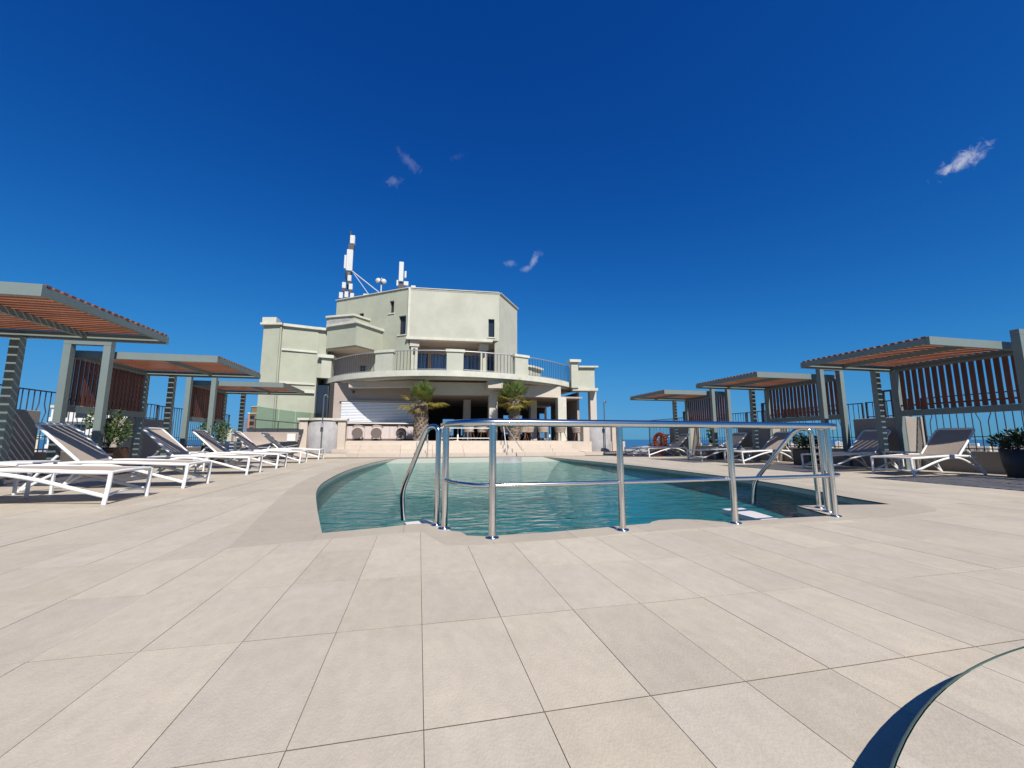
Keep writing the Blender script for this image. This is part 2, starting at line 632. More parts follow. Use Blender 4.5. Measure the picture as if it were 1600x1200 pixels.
ro = [(4.1, 2.95), (5.1, 3.2), (5.45, 4.1), (5.70, 4.75), (5.98, 5.95), (6.07, 7.3), (6.03, 9.96), (5.72, 13.0), (5.28, 16.15)]
lo = [(-1.15, 15.95), (-1.55, 14.2), (-1.86, 12.4), (-1.96, 10.0), (-1.89, 7.8), (-1.73, 6.3), (-1.50, 4.9), (-1.17, 3.06)]
ro2 = [(p.x, p.y) for p in spline([(x, y, 0) for x, y in ro], 4)]
lo2 = [(p.x, p.y) for p in spline([(x, y, 0) for x, y in lo], 4)]
COPING = lo2 + [(-.62, 3.19), (-.03, 3.29), (.05, 3.28), (.2, 2.84), (.45, 2.80), (1.0, 2.83), (1.9, 2.93)] + ro2
TUB_C, TUB_R, TUB_Z = (2.01, -1.55), 2.50, 0.09
JOINT = [(-2.640, -3), (-2.628, -3), (-2.628, 20), (-2.640, 20)]
tub_poly = [(TUB_C[0] + TUB_R * math.cos(2 * math.pi * k / 160), TUB_C[1] + TUB_R * math.sin(2 * math.pi * k / 160)) for k in range(160)]

DX0, DX1, DY0, DY1 = -8.4, 12.4, -1.6, 16.75
deck_mb = MB()
region_mesh(deck_mb, [(DX0, DY0), (DX1, DY0), (DX1, 32), (DX0, 32)], [], [POOL], -0.0025)
deck = tag(deck_mb.build('deck', M['grout']), kind='structure')
roof = MB()
roof.box(DX0 - .1, DX1 + .1, -1.7, 2.4, GZ + 1, -0.9).box(DX0 - .1, -2.4, 2.4, 32, GZ + 1, -0.9).box(6.4, DX1 + .1, 2.4, 32, GZ + 1, -0.9).box(-2.4, 6.4, 2.4, 32, GZ + 1, -1.2)
tag(roof.build('building_podium', M['render_green_shaded']), 'pale green hotel block standing below the roof terrace', 'building')

full_tile = MB()
g, gy = 0.0011, 0.0038
region_mesh(full_tile, [(g, gy), (TPX - g, gy), (TPX - g, TPY - gy), (g, TPY - gy)], [], [], 0)
tile_me = full_tile.mesh('floor_tile', M['tile'])
cells = []
for i in range(int((DX0 - TX0) / TPX) - 1, int((DX1 - TX0) / TPX) + 1):
    for j in range(int((DY0 - TY0) / TPY) - 1, int((DY1 - TY0) / TPY) + 1):
        x0, y0 = TX0 + i * TPX, TY0 + j * TPY
        if x0 < DX0 or x0 + TPX > DX1 or y0 < DY0 or y0 + TPY > DY1:
            continue
        pr = project(x0 + TPX / 2, y0 + TPY / 2, 0)
        vis = pr[2] > 0.3 and -120 < pr[0] < 1720 and pr[1] < 1320
        cells.append(((0 if vis else 1), pr[2] if vis else 99, x0, y0))
cells.sort()
rest = MB()
n_single = 0
for hid, dist, x0, y0 in cells:
    rect = [(x0 + g, y0 + gy), (x0 + TPX - g, y0 + gy), (x0 + TPX - g, y0 + TPY - gy), (x0 + g, y0 + TPY - gy)]
    ex = []
    if rect[0][0] < -2.640 < rect[1][0]:
        ex.append(JOINT)
    for pl in (COPING, tub_poly):
        st = [inside(c, pl) for c in rect] + [any(rect[0][0] <= p[0] <= rect[2][0] and rect[0][1] <= p[1] <= rect[2][1] for p in pl)]
        if all(st[:4]) and not st[4]:
            ex = None
            break
        if any(st):
            ex.append(pl)
    if ex is None:
        continue
    dz = random.uniform(-0.0006, 0.0006)
    if not hid and n_single < 298:
        if not ex:
            inst('floor_tile', tile_me, deck, (x0, y0, dz))
            n_single += 1
        else:
            mb = MB()
            if region_mesh(mb, rect, [], ex, 0):
                mb.build('floor_tile', M['tile'], deck)
                n_single += 1
    else:
        region_mesh(rest, rect, [], ex, dz)
tag(rest.build('floor_tiles', M['tile'], deck), kind='stuff')

# coping stones round the pool
edges_y = [2.6 + 0.62 * k for k in range(24)]
for k in range(23):
    y0, y1 = edges_y[k], edges_y[k + 1]
    for xa, xb in ((-2.2, -.70), (4.6, 6.4)):
        if xb > 0 and y0 < 3.5:
            continue
        mb = MB()
        if region_mesh(mb, [(xa, y0 + .001), (xb, y0 + .001), (xb, y1 - .001), (xa, y1 - .001)], [COPING], [POOL], 0.001):
            mb.build('coping_stone', M['coping'], deck)
xs = [-.70 + 0.606 * k for k in range(9)]
xs[-1] = 4.6
for k in range(8):
    mb = MB()
    if region_mesh(mb, [(xs[k] + .001, 2.5), (xs[k + 1] - .001, 2.5), (xs[k + 1] - .001, 4.45), (xs[k] + .001, 4.45)], [COPING], [POOL], 0.001):
        mb.build('coping_stone', M['coping'], deck)
mb = MB()
if region_mesh(mb, [(4.601, 2.5), (6.4, 2.5), (6.4, 3.84 - .001), (4.601, 3.84 - .001)], [COPING], [POOL], 0.001):
    mb.build('coping_stone', M['coping'], deck)

# pool basin: walls down from the outline, a sloping floor, the water sheet
WZ = -0.115


def floor_z(y):
    # shallow, because light bends at the surface and a real pool floor looks lifted
    if y < 8:
        return -0.46 + 0.02 * (y - 3)
    if y < 13.6:
        return -0.36 + (y - 8) / 5.6 * 0.17
    return -0.19 + (min(y, 16.3) - 13.6) / 2.7 * 0.20


def basin_mat():
    m = bpy.data.materials.new('pool_mosaic')
    m.use_nodes = True
    n, l = m.node_tree.nodes, m.node_tree.links
    p = n['Principled BSDF']
    geo = n.new('ShaderNodeNewGeometry')
    sep = n.new('ShaderNodeSeparateXYZ')
    l.new(geo.outputs['Position'], sep.inputs[0])
    t = n.new('ShaderNodeTexNoise')
    t.inputs['Scale'].default_value = 1.3
    t.inputs['Detail'].default_value = 6
    l.new(geo.outputs['Position'], t.inputs['Vector'])
    mx = n.new('ShaderNodeMix')
    mx.data_type = 'RGBA'
    l.new(t.outputs['Fac'], mx.inputs[0])
    mx.inputs[6].default_value = (0.017, 0.125, 0.140, 1)
    mx.inputs[7].default_value = (0.030, 0.18, 0.19, 1)
    mr = n.new('ShaderNodeMapRange')
    l.new(sep.outputs['Y'], mr.inputs[0])
    mr.inputs[1].default_value = 6.5
    mr.inputs[2].default_value = 15.0
    mx2 = n.new('ShaderNodeMix')
    mx2.data_type = 'RGBA'
    l.new(mr.outputs[0], mx2.inputs[0])
    l.new(mx.outputs[2], mx2.inputs[6])
    mx2.inputs[7].default_value = (0.40, 0.43, 0.36, 1)
    l.new(mx2.outputs[2], p.inputs['Base Color'])
    p.inputs['Roughness'].default_value = 0.5
    return m


basin = MB()
bands = [2.9 + 0.5 * k for k in range(28)]
for k in range(27):
    mb = MB()
    if region_mesh(mb, [(-3, bands[k]), (7, bands[k]), (7, bands[k + 1]), (-3, bands[k + 1])], [POOL], [], 0):
        nfl = len(mb.v) // 2
        basin.add([(x, y, floor_z(y)) for x, y, z in mb.v[:nfl]], [f for f in mb.f if max(f) < nfl])
tag(basin.build('pool_floor', basin_mat()), kind='structure')
wall = MB()
band = MB()
n = len(POOL)
for i in range(n):
    a, b = POOL[i], POOL[(i + 1) % n]
    if min(a[1], b[1]) > 15.6:
        continue
    wall.add([(*a, -0.011), (*b, -0.011), (*b, -.07), (*a, -.07)], [(0, 1, 2, 3)])
    band.add([(*a, -.07), (*b, -.07), (*b, -1.1), (*a, -1.1)], [(0, 1, 2, 3)])
tag(wall.build('pool_wall', mat('pool_wall_tile', (0.390, 0.373, 0.312), 0.5, var=0.15, vscale=5, dirt=0.15)), kind='structure')
tag(band.build('pool_wall_mosaic', mat('dark_pool_mosaic', (0.05, 0.13, 0.13), 0.4, var=0.25, vscale=14)), kind='structure')
mb = MB()
region_mesh(mb, [(-3, 2.5), (7, 2.5), (7, 17), (-3, 17)], [POOL], [], WZ)
nfl = len(mb.v) // 2
wmb = MB().add(mb.v[:nfl], [f for f in mb.f if max(f) < nfl])
tag(wmb.build('water', M['water']), kind='structure')

# landing slabs in the pool
slab_l = MB().prism([(-.105, 4.02), (.10, 4.08), (.135, 4.03), (.24, 3.70), (.325, 3.45), (.235, 3.31), (.085, 3.60), (-.03, 3.605)], -0.22, -0.062)
tag(slab_l.build('pool_step', M['bar_top'], bevel=0.006), 'pale entry step in the water below the left stair rail', 'pool step')
slab_r = MB().prism([(3.30, 4.06), (3.57, 4.07), (3.40, 3.30), (3.36, 3.14), (3.20, 3.14), (3.25, 3.72)], -0.13, -0.07)
tag(slab_r.build('pool_step', M['bar_top'], bevel=0.006), 'pale slanting ledge in the water beside the right stair rail', 'pool step')
blk = MB().prism([(2.60, 14.0), (3.48, 13.9), (3.48, 14.6), (2.60, 14.7)], -0.25, 0.075)
tag(blk.build('pool_block', M['concrete'], bevel=0.008), 'low grey block standing in the shallow far end of pool', 'pool block')

# raised round tub platform at lower right
tub = thing('raised_tub_deck', 'raised round tiled platform with green mosaic edge at bottom right', 'platform', (TUB_C[0], TUB_C[1], 0))
MB().lathe([(TUB_R - .004, 0.0), (TUB_R - .004, TUB_Z - .012), (TUB_R, TUB_Z - .010), (TUB_R, TUB_Z - .002), (TUB_R - .006, TUB_Z)], n=192).build('rim', M['green_trim'], tub)
tub_in = [(TUB_R - .008) * 1.0]
loc_poly = [((TUB_R - .008) * math.cos(2 * math.pi * k / 192), (TUB_R - .008) * math.sin(2 * math.pi * k / 192)) for k in range(192)]
MB().prism([(x * .995, y * .995) for x, y in loc_poly], 0.0, TUB_Z - .012).build('base', M['grout'], tub)
for i in range(-9, 9):
    for j in range(-5, 5):
        x0, y0 = 0.09 + i * TPX, 1.95 + (j - 4) * TPY
        rect = [(x0 + g, y0 + gy), (x0 + TPX - g, y0 + gy), (x0 + TPX - g, y0 + TPY - gy), (x0 + g, y0 + TPY - gy)]
        mb = MB()
        if region_mesh(mb, rect, [loc_poly], [], TUB_Z - .001):
            mb.build('floor_tile', M['tile'], tub)

# ------------------------------------------------------------------ terrace steps and terrace
fr = [(-3.7, 17.35), (-0.7, 16.72), (6.75, 16.62)]
terr = tag(MB().prism([(-4.4, 17.9), (-0.7, 17.62), (6.5, 17.52), (9.4, 17.7), (9.4, 30), (-8.3, 30), (-8.3, 18.6)], -0.006, 0.60).build('terrace_floor', M['step']), kind='structure')
step_labels = ['bottom pale stone step up from the pool deck', 'second pale stone step up to the restaurant terrace', 'third pale stone step up to the restaurant terrace', 'top pale stone step at the terrace edge']
for k in range(4):
    o = 0.30 * k
    x1 = 6.95 - 0.18 * k
    row = MB()
    z0, z1 = -0.004 + 0.155 * k, 0.155 * (k + 1) + (0.012 if k == 3 else 0)
    st = thing('stone_step', step_labels[k], 'step', (0, 0, 0))
    xsx = [-3.9 + 0.18 * k, -2.3, -0.7, 0.55, 1.8, 3.05, 4.3, 5.6, x1]

    def fy(x):
        return 16.62 + o + (0.1 * (6.75 - x) / 7.45 if x > -0.7 else 0.1 + (-0.7 - x) * 0.21)
    for q in range(8):
        a, b = xsx[q] + .003, xsx[q + 1] - .003
        back = 0.34 if k < 3 else 0.75
        MB().prism([(a, fy(a)), (b, fy(b)), (b, fy(b) + back), (a, fy(a) + back)], z0, z1).build('tread_stone', M['step'], st, bevel=0.008)

# ------------------------------------------------------------------ stainless guard rail and stair rails
HR = 0.027
guard = thing('guard_rail', 'long polished steel guard rail across the near pool edge', 'railing')
top_pts = [(.208, 3.43, .812), (.235, 3.27, .812), (.34, 3.07, .813), (.526, 2.985, .815), (1.0, 2.975, .815), (1.546, 2.985, .815), (2.1, 3.0, .815), (2.588, 3.03, .815), (3.2, 3.06, .815), (3.70, 3.10, .815), (3.86, 3.16, .815), (3.88, 3.25, .815), (3.83, 3.31, .81)]
MB().tube(spline(top_pts, 8), 0.029, 18).build('top_rail', M['steel'], guard)
mid_pts = [(.214, 3.364, .375), (.26, 3.22, .37), (.35, 3.08, .365), (.50, 2.99, .362), (1.0, 2.98, .362), (1.546, 3.0, .362), (2.588, 3.04, .362), (3.3, 3.08, .362), (3.70, 3.11, .362), (3.87, 3.17, .362), (3.895, 3.26, .362), (3.862, 3.302, .362)]
MB().tube(spline(mid_pts, 8), 0.016, 14).build('middle_rail', M['steel'], guard)
for x, y in ((.214, 3.364), (.526, 2.975), (1.546, 3.0), (2.588, 3.035), (3.701, 3.10), (3.862, 3.302)):
    p = MB().tube([(x, y, 0.012), (x, y, .80)], 0.0255, 18).build('post', M['steel'], guard)
    MB().lathe([(0.0, .016), (.030, .016), (.048, .011), (.050, .003), (.050, 0.001)], (x, y, 0), 20).build('base_flange', M['steel'], p)


def stair_rail(label, pts, base):
    t = thing('stair_rail', label, 'railing', group='steel stair rails down into the pool')
    MB().tube(fillet(pts, 0.10, 8), 0.0215, 16).build('rail', M['steel'], t)
    for (x, y, z) in base:
        MB().lathe([(0.0, .016), (.028, .016), (.044, .011), (.046, .003), (.046, 0.001)], (x, y, z), 20).build('base_flange', M['steel'], t)
    return t


stair_rail('steel stair rail sloping into the pool at the left end of guard rail', [(.160, 3.50, .01), (.160, 3.50, .80), (.075, 3.60, .80), (-.135, 3.90, .235), (-.117, 3.972, -.03)], [(.160, 3.50, 0)])
stair_rail('steel stair rail sloping into the pool at the right end of guard rail', [(3.99, 3.50, .01), (3.92, 3.45, .80), (3.84, 3.55, .80), (3.65, 3.95, .23), (3.69, 4.024, -.02)], [(3.99, 3.50, 0)])

# slim rails on the terrace steps
for lab, x, s in (('slim handrail on the terrace steps in front of the left palm', 0.35, -1), ('slim handrail on the terrace steps below the right palm', 3.55, 1)):
    t = thing('step_handrail', lab, 'railing', group='slim handrails on the terrace steps')
    MB().tube(fillet([(x, 17.55, .615), (x, 17.55, 1.30), (x + s * .03, 17.4, 1.30), (x + s * .42, 16.3, .62), (x + s * .42, 16.3, .06)] if s < 0 else [(x, 16.7, .12), (x, 17.45, 1.33), (x + .05, 17.35, 1.32), (x + .52, 16.2, .26)], .05, 5), 0.018, 10).build('rail', M['steel_dull'], t)
    MB().tube([(x, 16.62, 0.10), (x, 16.62, .62)], .016, 8).build('post', M['steel_dull'], t)
t = thing('terrace_guard', 'low two bar steel guard at terrace edge between the palms', 'railing')
for z in (1.17, .74):
    MB().tube([(.85, 17.75, z), (3.15, 17.75, z)], 0.018, 10).build('rail', M['steel_dull'], t)
for x in (.95, 2.05, 3.1):
    MB().tube([(x, 17.75, .61), (x, 17.75, 1.17)], 0.017, 8).build('post', M['steel_dull'], t)

# ------------------------------------------------------------------ pergolas
PW, PZ = 2.62, 2.45            # depth of roof across, top of roof
slat_me = MB().box(0.0, PW, -.037, .037, PZ - .024, PZ).mesh('roof_slat', M['wood'])
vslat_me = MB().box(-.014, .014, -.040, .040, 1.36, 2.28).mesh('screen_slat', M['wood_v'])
DEEP = 2.45


def make_pergola(label):
    """Origin: pool-side near corner on the floor; +x away from the pool, +y along the row."""
    t = thing('pergola', label, 'pergola', group='slatted pergolas over the loungers')
    m = M['metal']
    zi = PZ - .028
    MB().box(0, PW - .11, 0, .06, zi - .125, zi + .018).build('fascia', m, t, bevel=.003)
    MB().box(0, PW, DEEP - .06, DEEP, zi - .125, zi).build('far_beam', m, t, bevel=.003)
    MB().box(0, .05, .062, DEEP - .062, zi - .105, zi).build('side_beam', m, t, bevel=.003)
    MB().box(PW - .05, PW, .062, DEEP - .062, zi - .105, zi).build('side_beam', m, t, bevel=.003)
    MB().box(PW * .43, PW * .43 + .05, .062, DEEP - .062, zi - .085, zi).build('rafter', m, t)
    nsl = 20
    for k in range(nsl):
        inst('roof_slat', slat_me, t, (random.uniform(-.006, .006), .085 + (DEEP - .17) * k / (nsl - 1), .001))
    yf, yb = -.16, DEEP - .14
    ft = PZ + .17
    w = .062
    fi, fo, bi, bo, xo = 1.83, 2.48, 1.96, 2.55, 2.515
    for x in (fi, fo):
        MB().box(x - w, x + w, yf - w, yf + w, 0, ft - .10).build('post', m, t, bevel=.004)
    MB().box(fi - w, fo + w, yf - w, yf + w, ft - .10 + .002, ft).build('frame_beam', m, t, bevel=.004)
    for x in (bi, bo):
        MB().box(x - w, x + w, yb - w, yb + w, 0, zi - .127).build('post', m, t, bevel=.004)
    MB().bar((xo, yf + w + .002, 1.29), (xo, yb - w - .002, 1.29), .07, .13).build('screen_rail', m, t, bevel=.003)
    MB().bar((xo, yf + w + .002, 2.30), (xo, yb - w - .002, 2.30), .05, .055).build('screen_rail', m, t)
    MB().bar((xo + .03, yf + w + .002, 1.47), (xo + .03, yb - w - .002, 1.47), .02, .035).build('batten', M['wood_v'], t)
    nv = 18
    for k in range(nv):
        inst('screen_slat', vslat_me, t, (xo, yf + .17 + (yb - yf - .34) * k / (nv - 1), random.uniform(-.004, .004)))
    return t


perg_r = [(8.45, 5.09), (8.55, 8.88), (8.48, 12.95), (8.45, 1.35)]
perg_l = [(-4.22, 5.52), (-4.20, 9.66), (-4.17, 13.93)]
lab_r = ['nearest slatted pergola on the right behind the lit lounger', 'middle slatted pergola on the right row', 'farthest small looking pergola on the right row beside the sea rail', 'pergola at the right edge whose shade falls on the deck']
lab_l = ['nearest slatted pergola on the left cut by the photo edge', 'middle slatted pergola on the left with brown planter at its post', 'farthest left pergola in front of the pale green wing']
proto = make_pergola(lab_r[0])
made = 0
for i, (x, y) in enumerate(perg_r):
    p = proto if i == 0 else copy_tree(proto)
    p.location = (x, y, 0)
    tag(p, lab_r[i])
# mirrored copies for the left row
for i, (x, y) in enumerate(perg_l):
    p = copy_tree(proto)
    p.location = (x, y, 0)
    p.scale = (-1, 1, 1)
    tag(p, lab_l[i])


# ------------------------------------------------------------------ sun loungers
def make_lounger(label):
    """Origin: foot end on the floor, +x towards the head, centred on y."""
    t = thing('sun_lounger', label, 'sun lounger', group='white sun loungers round the pool')
    W = .34
    m = M['white_frame']

    def oval(path, w, h, name, parent=t):
        mb = MB()
        P = [Vector(p) for p in path]
        rings = []
        nn = 10
        for i, p in enumerate(P):
            tg = (P[min(i + 1, len(P) - 1)] - P[max(i - 1, 0)]).normalized()
            s = Vector((0, 1, 0))
            if abs(tg.y) > .9:
                s = Vector((0, 0, 1))
            u = tg.cross(s).normalized()
            s = u.cross(tg).normalized()
            rings.append([p + s * (w / 2) * math.cos(2 * math.pi * k / nn) + u * (h / 2) * math.sin(2 * math.pi * k / nn) for k in range(nn)])
        vs = [q for r_ in rings for q in r_]
        fs = [(i * nn + k, i * nn + (k + 1) % nn, (i + 1) * nn + (k + 1) % nn, (i + 1) * nn + k) for i in range(len(P) - 1) for k in range(nn)]
        mb.add(vs, fs, True)
        mb.add(rings[0], [tuple(reversed(range(nn)))])
        mb.add(rings[-1], [tuple(range(nn))])
        return mb.build(name, m, parent)
    for s in (-1, 1):
        oval(spline([(0, s * W, .335), (.25, s * W, .343), (.7, s * W, .365), (1.15, s * W, .378), (1.5, s * W, .365), (1.72, s * W, .345)], 5), .034, .045, 'side_rail')
        oval(spline([(-.005, s * W, .345), (.005, s * W, .18), (.02, s * (W + .012), .0)], 5), .042, .046, 'leg')
        oval(spline([(.03, s * W, .085), (.30, s * W, .165), (.65, s * W, .27), (1.0, s * W, .335), (1.3, s * W, .322), (1.6, s * W, .205), (1.9, s * W, .02)], 6), .030, .042, 'arch_brace')
        oval([(1.93, s * (W + .01), .0), (1.80, s * (W - .005), .17), (1.57, s * (W - .02), .47)], .034, .036, 'leg')
    oval([(0, -W, .335), (-.02, -W * .5, .345), (-.026, 0, .348), (-.02, W * .5, .345), (0, W, .335)], .036, .036, 'end_bar')
    oval([(.03, -W, .085), (.025, -W * .5, .11), (.025, 0, .12), (.025, W * .5, .11), (.03, W, .085)], .028, .028, 'stretcher')
    oval([(1.72, -W, .345), (1.72, W, .345)], .03, .03, 'cross_bar')
    # seat sling, a thin sagging sheet
    vs, fs = [], []
    nx, ny = 14, 5
    for side in (0, 1):
        for i in range(nx + 1):
            for j in range(ny + 1):
                x = .02 + 1.30 * i / nx
                y = -W + .018 + (2 * W - .036) * j / ny
                z = .352 + .03 * math.sin(min(1, x / 1.2) * math.pi / 2) - .010 * math.sin(math.pi * j / ny) - .006 * side
                vs.append((x, y, z))
    nn = (nx + 1) * (ny + 1)
    for i in range(nx):
        for j in range(ny):
            a = i * (ny + 1) + j
            fs.append((a, a + ny + 1, a + ny + 2, a + 1))
            fs.append((nn + a, nn + a + 1, nn + a + ny + 2, nn + a + ny + 1))
    MB().add(vs, fs, True).build('seat_sling', M['sling'], t)
    # backrest, raised
    hx, hz, ang, L = 1.33, .388, R(43), .76
    dx, dz = math.cos(ang), math.sin(ang)
    cr = .07
    loop = [(0, -W + .03)]
    loop += [(L - cr, -W + .03)] + [(L - cr + cr * math.sin(a), -W + .03 + cr - cr * math.cos(a)) for a in (R(30), R(60), R(90))]
    loop += [(L, W - .03 - cr)] + [(L - cr + cr * math.cos(a), W - .03 - cr + cr * math.sin(a)) for a in (R(30), R(60), R(90))] + [(0, W - .03)]
    MB().tube([(hx + dx * a, b, hz + dz * a + .015 * math.sin(a / L * math.pi)) for a, b in loop], .021, 10).build('back_frame', m, t)
    vs, fs = [], []
    nx = 8
    for side in (0, 1):
        for i in range(nx + 1):
            for j in range(ny + 1):
                a = .0 + (L - .012) * i / nx
                ww = W - .045 - (.03 if i == nx else 0)
                y = -ww + 2 * ww * j / ny
                n0 = -.012 * math.sin(math.pi * j / ny) + .015 * math.sin(a / L * math.pi) - .006 * side
                vs.append((hx + dx * a - dz * n0 * .5, y, hz + dz * a + dx * n0))
    nn = (nx + 1) * (ny + 1)
    for i in range(nx):
        for j in range(ny):
            a = i * (ny + 1) + j
            fs.append((a, a + ny + 1, a + ny + 2, a + 1))
            fs.append((nn + a, nn + a + 1, nn + a + ny + 2, nn + a + ny + 1))
    MB().add(vs, fs, True).build('back_sling', M['sling'], t)
    return t


lr = [(9.00, 6.30, 'lit white sun lounger nearest on the right with taupe back raised'), (8.98, 7.86, 'striped shaded lounger second on the right behind the steel rail end'),
      (8.98, 10.42, 'third right lounger with lit taupe back beside the sloping stair rail'), (8.95, 12.15, 'fourth right lounger with dark shaded back seen past a rail post'),
      (8.88, 15.15, 'lit far right lounger just right of the orange life ring'), (8.85, 16.35, 'farthest right lounger with dark back left of the life ring')]
ll = [(-3.25, 5.72, 'nearest left lounger with only its white foot end in view'), (-3.25, 7.24, 'second left lounger with slat shadows striping its raised back'),
      (-3.27, 9.52, 'third left lounger with upright lit taupe back'), (-3.30, 11.35, 'fourth left lounger half in stripes of shade'),
      (-3.34, 13.5, 'fifth left lounger with its dark back in pergola shade'), (-3.36, 15.9, 'farthest left lounger by the curved shower wall')]
proto = None
for i, (x, y, lab) in enumerate(lr + ll):
    if proto is None:
        proto = make_lounger(lab)
        o = proto
    else:
        o = copy_tree(proto)
    o.location = (x, y, 0)
    o.rotation_euler.z = R(random.uniform(-1.2, 1.2)) + (math.pi if x < 0 else 0)
    tag(o, lab)
    if lab.startswith('nearest left'):
        # this one's backrest is folded down flat
        h = Vector((1.33, 0, .388))
        rm = Matrix.Rotation(R(42), 4, 'Y')
        for ch in o.children:
            if ch.name.startswith('back_'):
                ch.rotation_euler = (0, R(42), 0)
                ch.location = h - rm @ h


def side_table(label, x, y):
    t = thing('side_table', label, 'table', (x, y, 0), group='low side tables between loungers')
    MB().box(-.22, .22, -.2, .2, .40, .425).build('table_top', M['white_box'], t, bevel=.004)
    for sx in (-1, 1):
        for sy in (-1, 1):
            MB().box(sx * .19 - .014, sx * .19 + .014, sy * .17 - .014, sy * .17 + .014, 0, .398).build('leg', M['white_frame'], t)
    return t


side_table('low side table between the two nearest right loungers', 10.45, 7.12)
side_table('low side table between the third and fourth right loungers', 10.5, 11.45)
side_table('low side table between the two nearest left loungers', -4.75, 6.36)
side_table('low side table between the third and fourth left loungers', -4.8, 10.3)


# ------------------------------------------------------------------ parapets and iron railings
def bal_mesh(h, kind):
    mb = MB()
    if kind == 0:
        mb.tube([(0, 0, 0), (0, 0, h)], .009, 6)
    else:
        s = kind
        mb.tube([(0, 0, 0), (0, 0, h * .52), (0, s * .02, h * .58), (0, s * .055, h * .66), (0, s * .02, h * .74), (0, 0, h * .80), (0, 0, h)], .009, 6)
    return mb.mesh('baluster', M['dark_iron'])


BM = {}


def fence(name_label, a, b, z0, z1, group, pitch=.125, plain=False, frames=()):
    a, b = Vector((a[0], a[1], 0)), Vector((b[0], b[1], 0))
    L = (b - a).length
    ang = math.atan2((b - a).y, (b - a).x) - math.pi / 2
    t = thing('iron_railing', name_label, 'railing', (a.x, a.y, 0), ang, group)
    h = z1 - z0
    MB().box(-.022, .022, 0, L, z1 - .022, z1).build('top_rail', M['dark_iron'], t)
    MB().box(-.014, .014, 0, L, z0 + .045, z0 + .065).build('bottom_rail', M['dark_iron'], t)
    if not plain:
        MB().box(-.010, .010, 0, L, z0 + .30, z0 + .316).build('middle_rail', M['dark_iron'], t)
    MB().box(-.018, .018, .0, .036, z0, z1 - .022).build('post', M['dark_iron'], t)
    MB().box(-.018, .018, L - .036, L, z0, z1 - .022).build('post', M['dark_iron'], t)
    n = max(2, int(L / pitch))
    for k in range(1, n):
        kind = 0
        if not plain:
            r = k % 8
            kind = {4: -1, 5: 1}.get(r, 0)
        key = (round(h, 3), kind)
        if key not in BM:
            BM[key] = bal_mesh(h - .02, kind)
        inst('baluster', BM[key], t, (0, L * k / n, z0))
    for f in frames:
        MB().box(-.05, .05, f - .02, f + .02, z0 - .02, z1 + .26).box(-.05, .05, f + .20, f + .24, z0 - .02, z1 + .26).box(-.05, .05, f + .022, f + .198, z1 + .22, z1 + .26).build('frame_post', M['dark_iron'], t)
    return t


def parapet_run(X, side, blocks, y_start, y_end, where):
    s = 1 if side == 'right' else -1
    curb = MB()
    y = y_start
    gi = 0
    segs = []
    for (b0, b1) in blocks:
        segs.append((y, b0))
        y = b1
    segs.append((y, y_end))
    nm = ['nearest', 'second', 'third', 'fourth', 'farthest']
    for k, (p, q) in enumerate(segs):
        if q - p < .2:
            continue
        tag(MB().box(min(X, X + s * .22), max(X, X + s * .22), p + .002, q - .002, 0, .44).build('low_wall', M['parapet'], bevel=.01),
            f'{nm[k]} low taupe curb wall under the iron railing on the {side} side', 'wall', f'low curb walls on the {side}')
        fence(f'{nm[k]} tall dark iron railing stretch on the {side} with wavy bars', (X + s * .11, p + .05), (X + s * .11, q - .05), .44, 1.66, 'iron railings along the roof edge')
    for k, (b0, b1) in enumerate(blocks):
        tag(MB().box(min(X - s * .35, X + s * .25), max(X - s * .35, X + s * .25), b0, b1, 0, 1.22).build('parapet_block', M['parapet'], bevel=.012),
            f'{nm[k]} tall taupe parapet block between pergolas on the {side} side', 'wall', f'parapet blocks on the {side}')
        fence(f'{nm[k]} short dark railing standing on top of a {side} parapet block', (X + s * .0, b0 + .1), (X + s * .0, b1 - .1), 1.22, 1.66, 'short iron railings on the parapet blocks', .15, True, (.35,) if k < 4 else ())
    return


parapet_run(11.45, 'right', [(7.35, 8.55), (11.1, 12.6), (15.4, 16.7)], 3.6, 19.2, '')
parapet_run(-7.25, 'left', [(7.75, 9.40), (12.0, 13.65)], 7.75, 18.4, '')


# ------------------------------------------------------------------ planters and plants
def leaf_cloud(mb, c, rx, rz, n, size, rnd, up=.3):
    for _ in range(n):
        while True:
            p = Vector((rnd.uniform(-1, 1), rnd.uniform(-1, 1), rnd.uniform(-1, 1)))
            if .25 < p.length < 1:
                break
        d = Vector((p.x + rnd.uniform(-.4, .4), p.y + rnd.uniform(-.4, .4), p.z * .6 + up + rnd.uniform(-.5, .5))).normalized()
        q = Vector((c[0] + p.x * rx, c[1] + p.y * rx, c[2] + p.z * rz))
        s = d.cross(Vector((rnd.uniform(-1, 1), rnd.uniform(-1, 1), rnd.uniform(-.3, 1)))).normalized()
        L = size * rnd.uniform(.6, 1.2)
        w = L * .24
        nrm = s.cross(d) * L * .12
        mb.add([q, q + d * L * .5 + s * w + nrm, q + d * L, q + d * L * .5 - s * w + nrm], [(0, 1, 2), (0, 2, 3)])


def planter(label, x, y, w, h, pm, plant, seed, square=True):
    rnd = random.Random(seed)
    t = thing('planter', label, 'planter', (x, y, 0))
    if square:
        MB().box(-w / 2, w / 2, -w / 2, w / 2, 0, h).build('pot', pm, t, bevel=.008)
        MB().box(-w / 2 + .02, w / 2 - .02, -w / 2 + .02, w / 2 - .02, h - .01, h + .012).build('soil', M['soil'], t)
    else:
        MB().lathe([(w * .36, 0), (w * .44, h * .4), (w * .5, h), (w * .46, h), (w * .44, h - .03), (0, h - .03)], n=28).build('pot', pm, t)
    kind, ph, pr = plant
    p = thing('potted_plant', label.split(' planter')[0] + ' planter plant', 'plant', (x, y, h))
    return t, p, rnd, kind, ph, pr


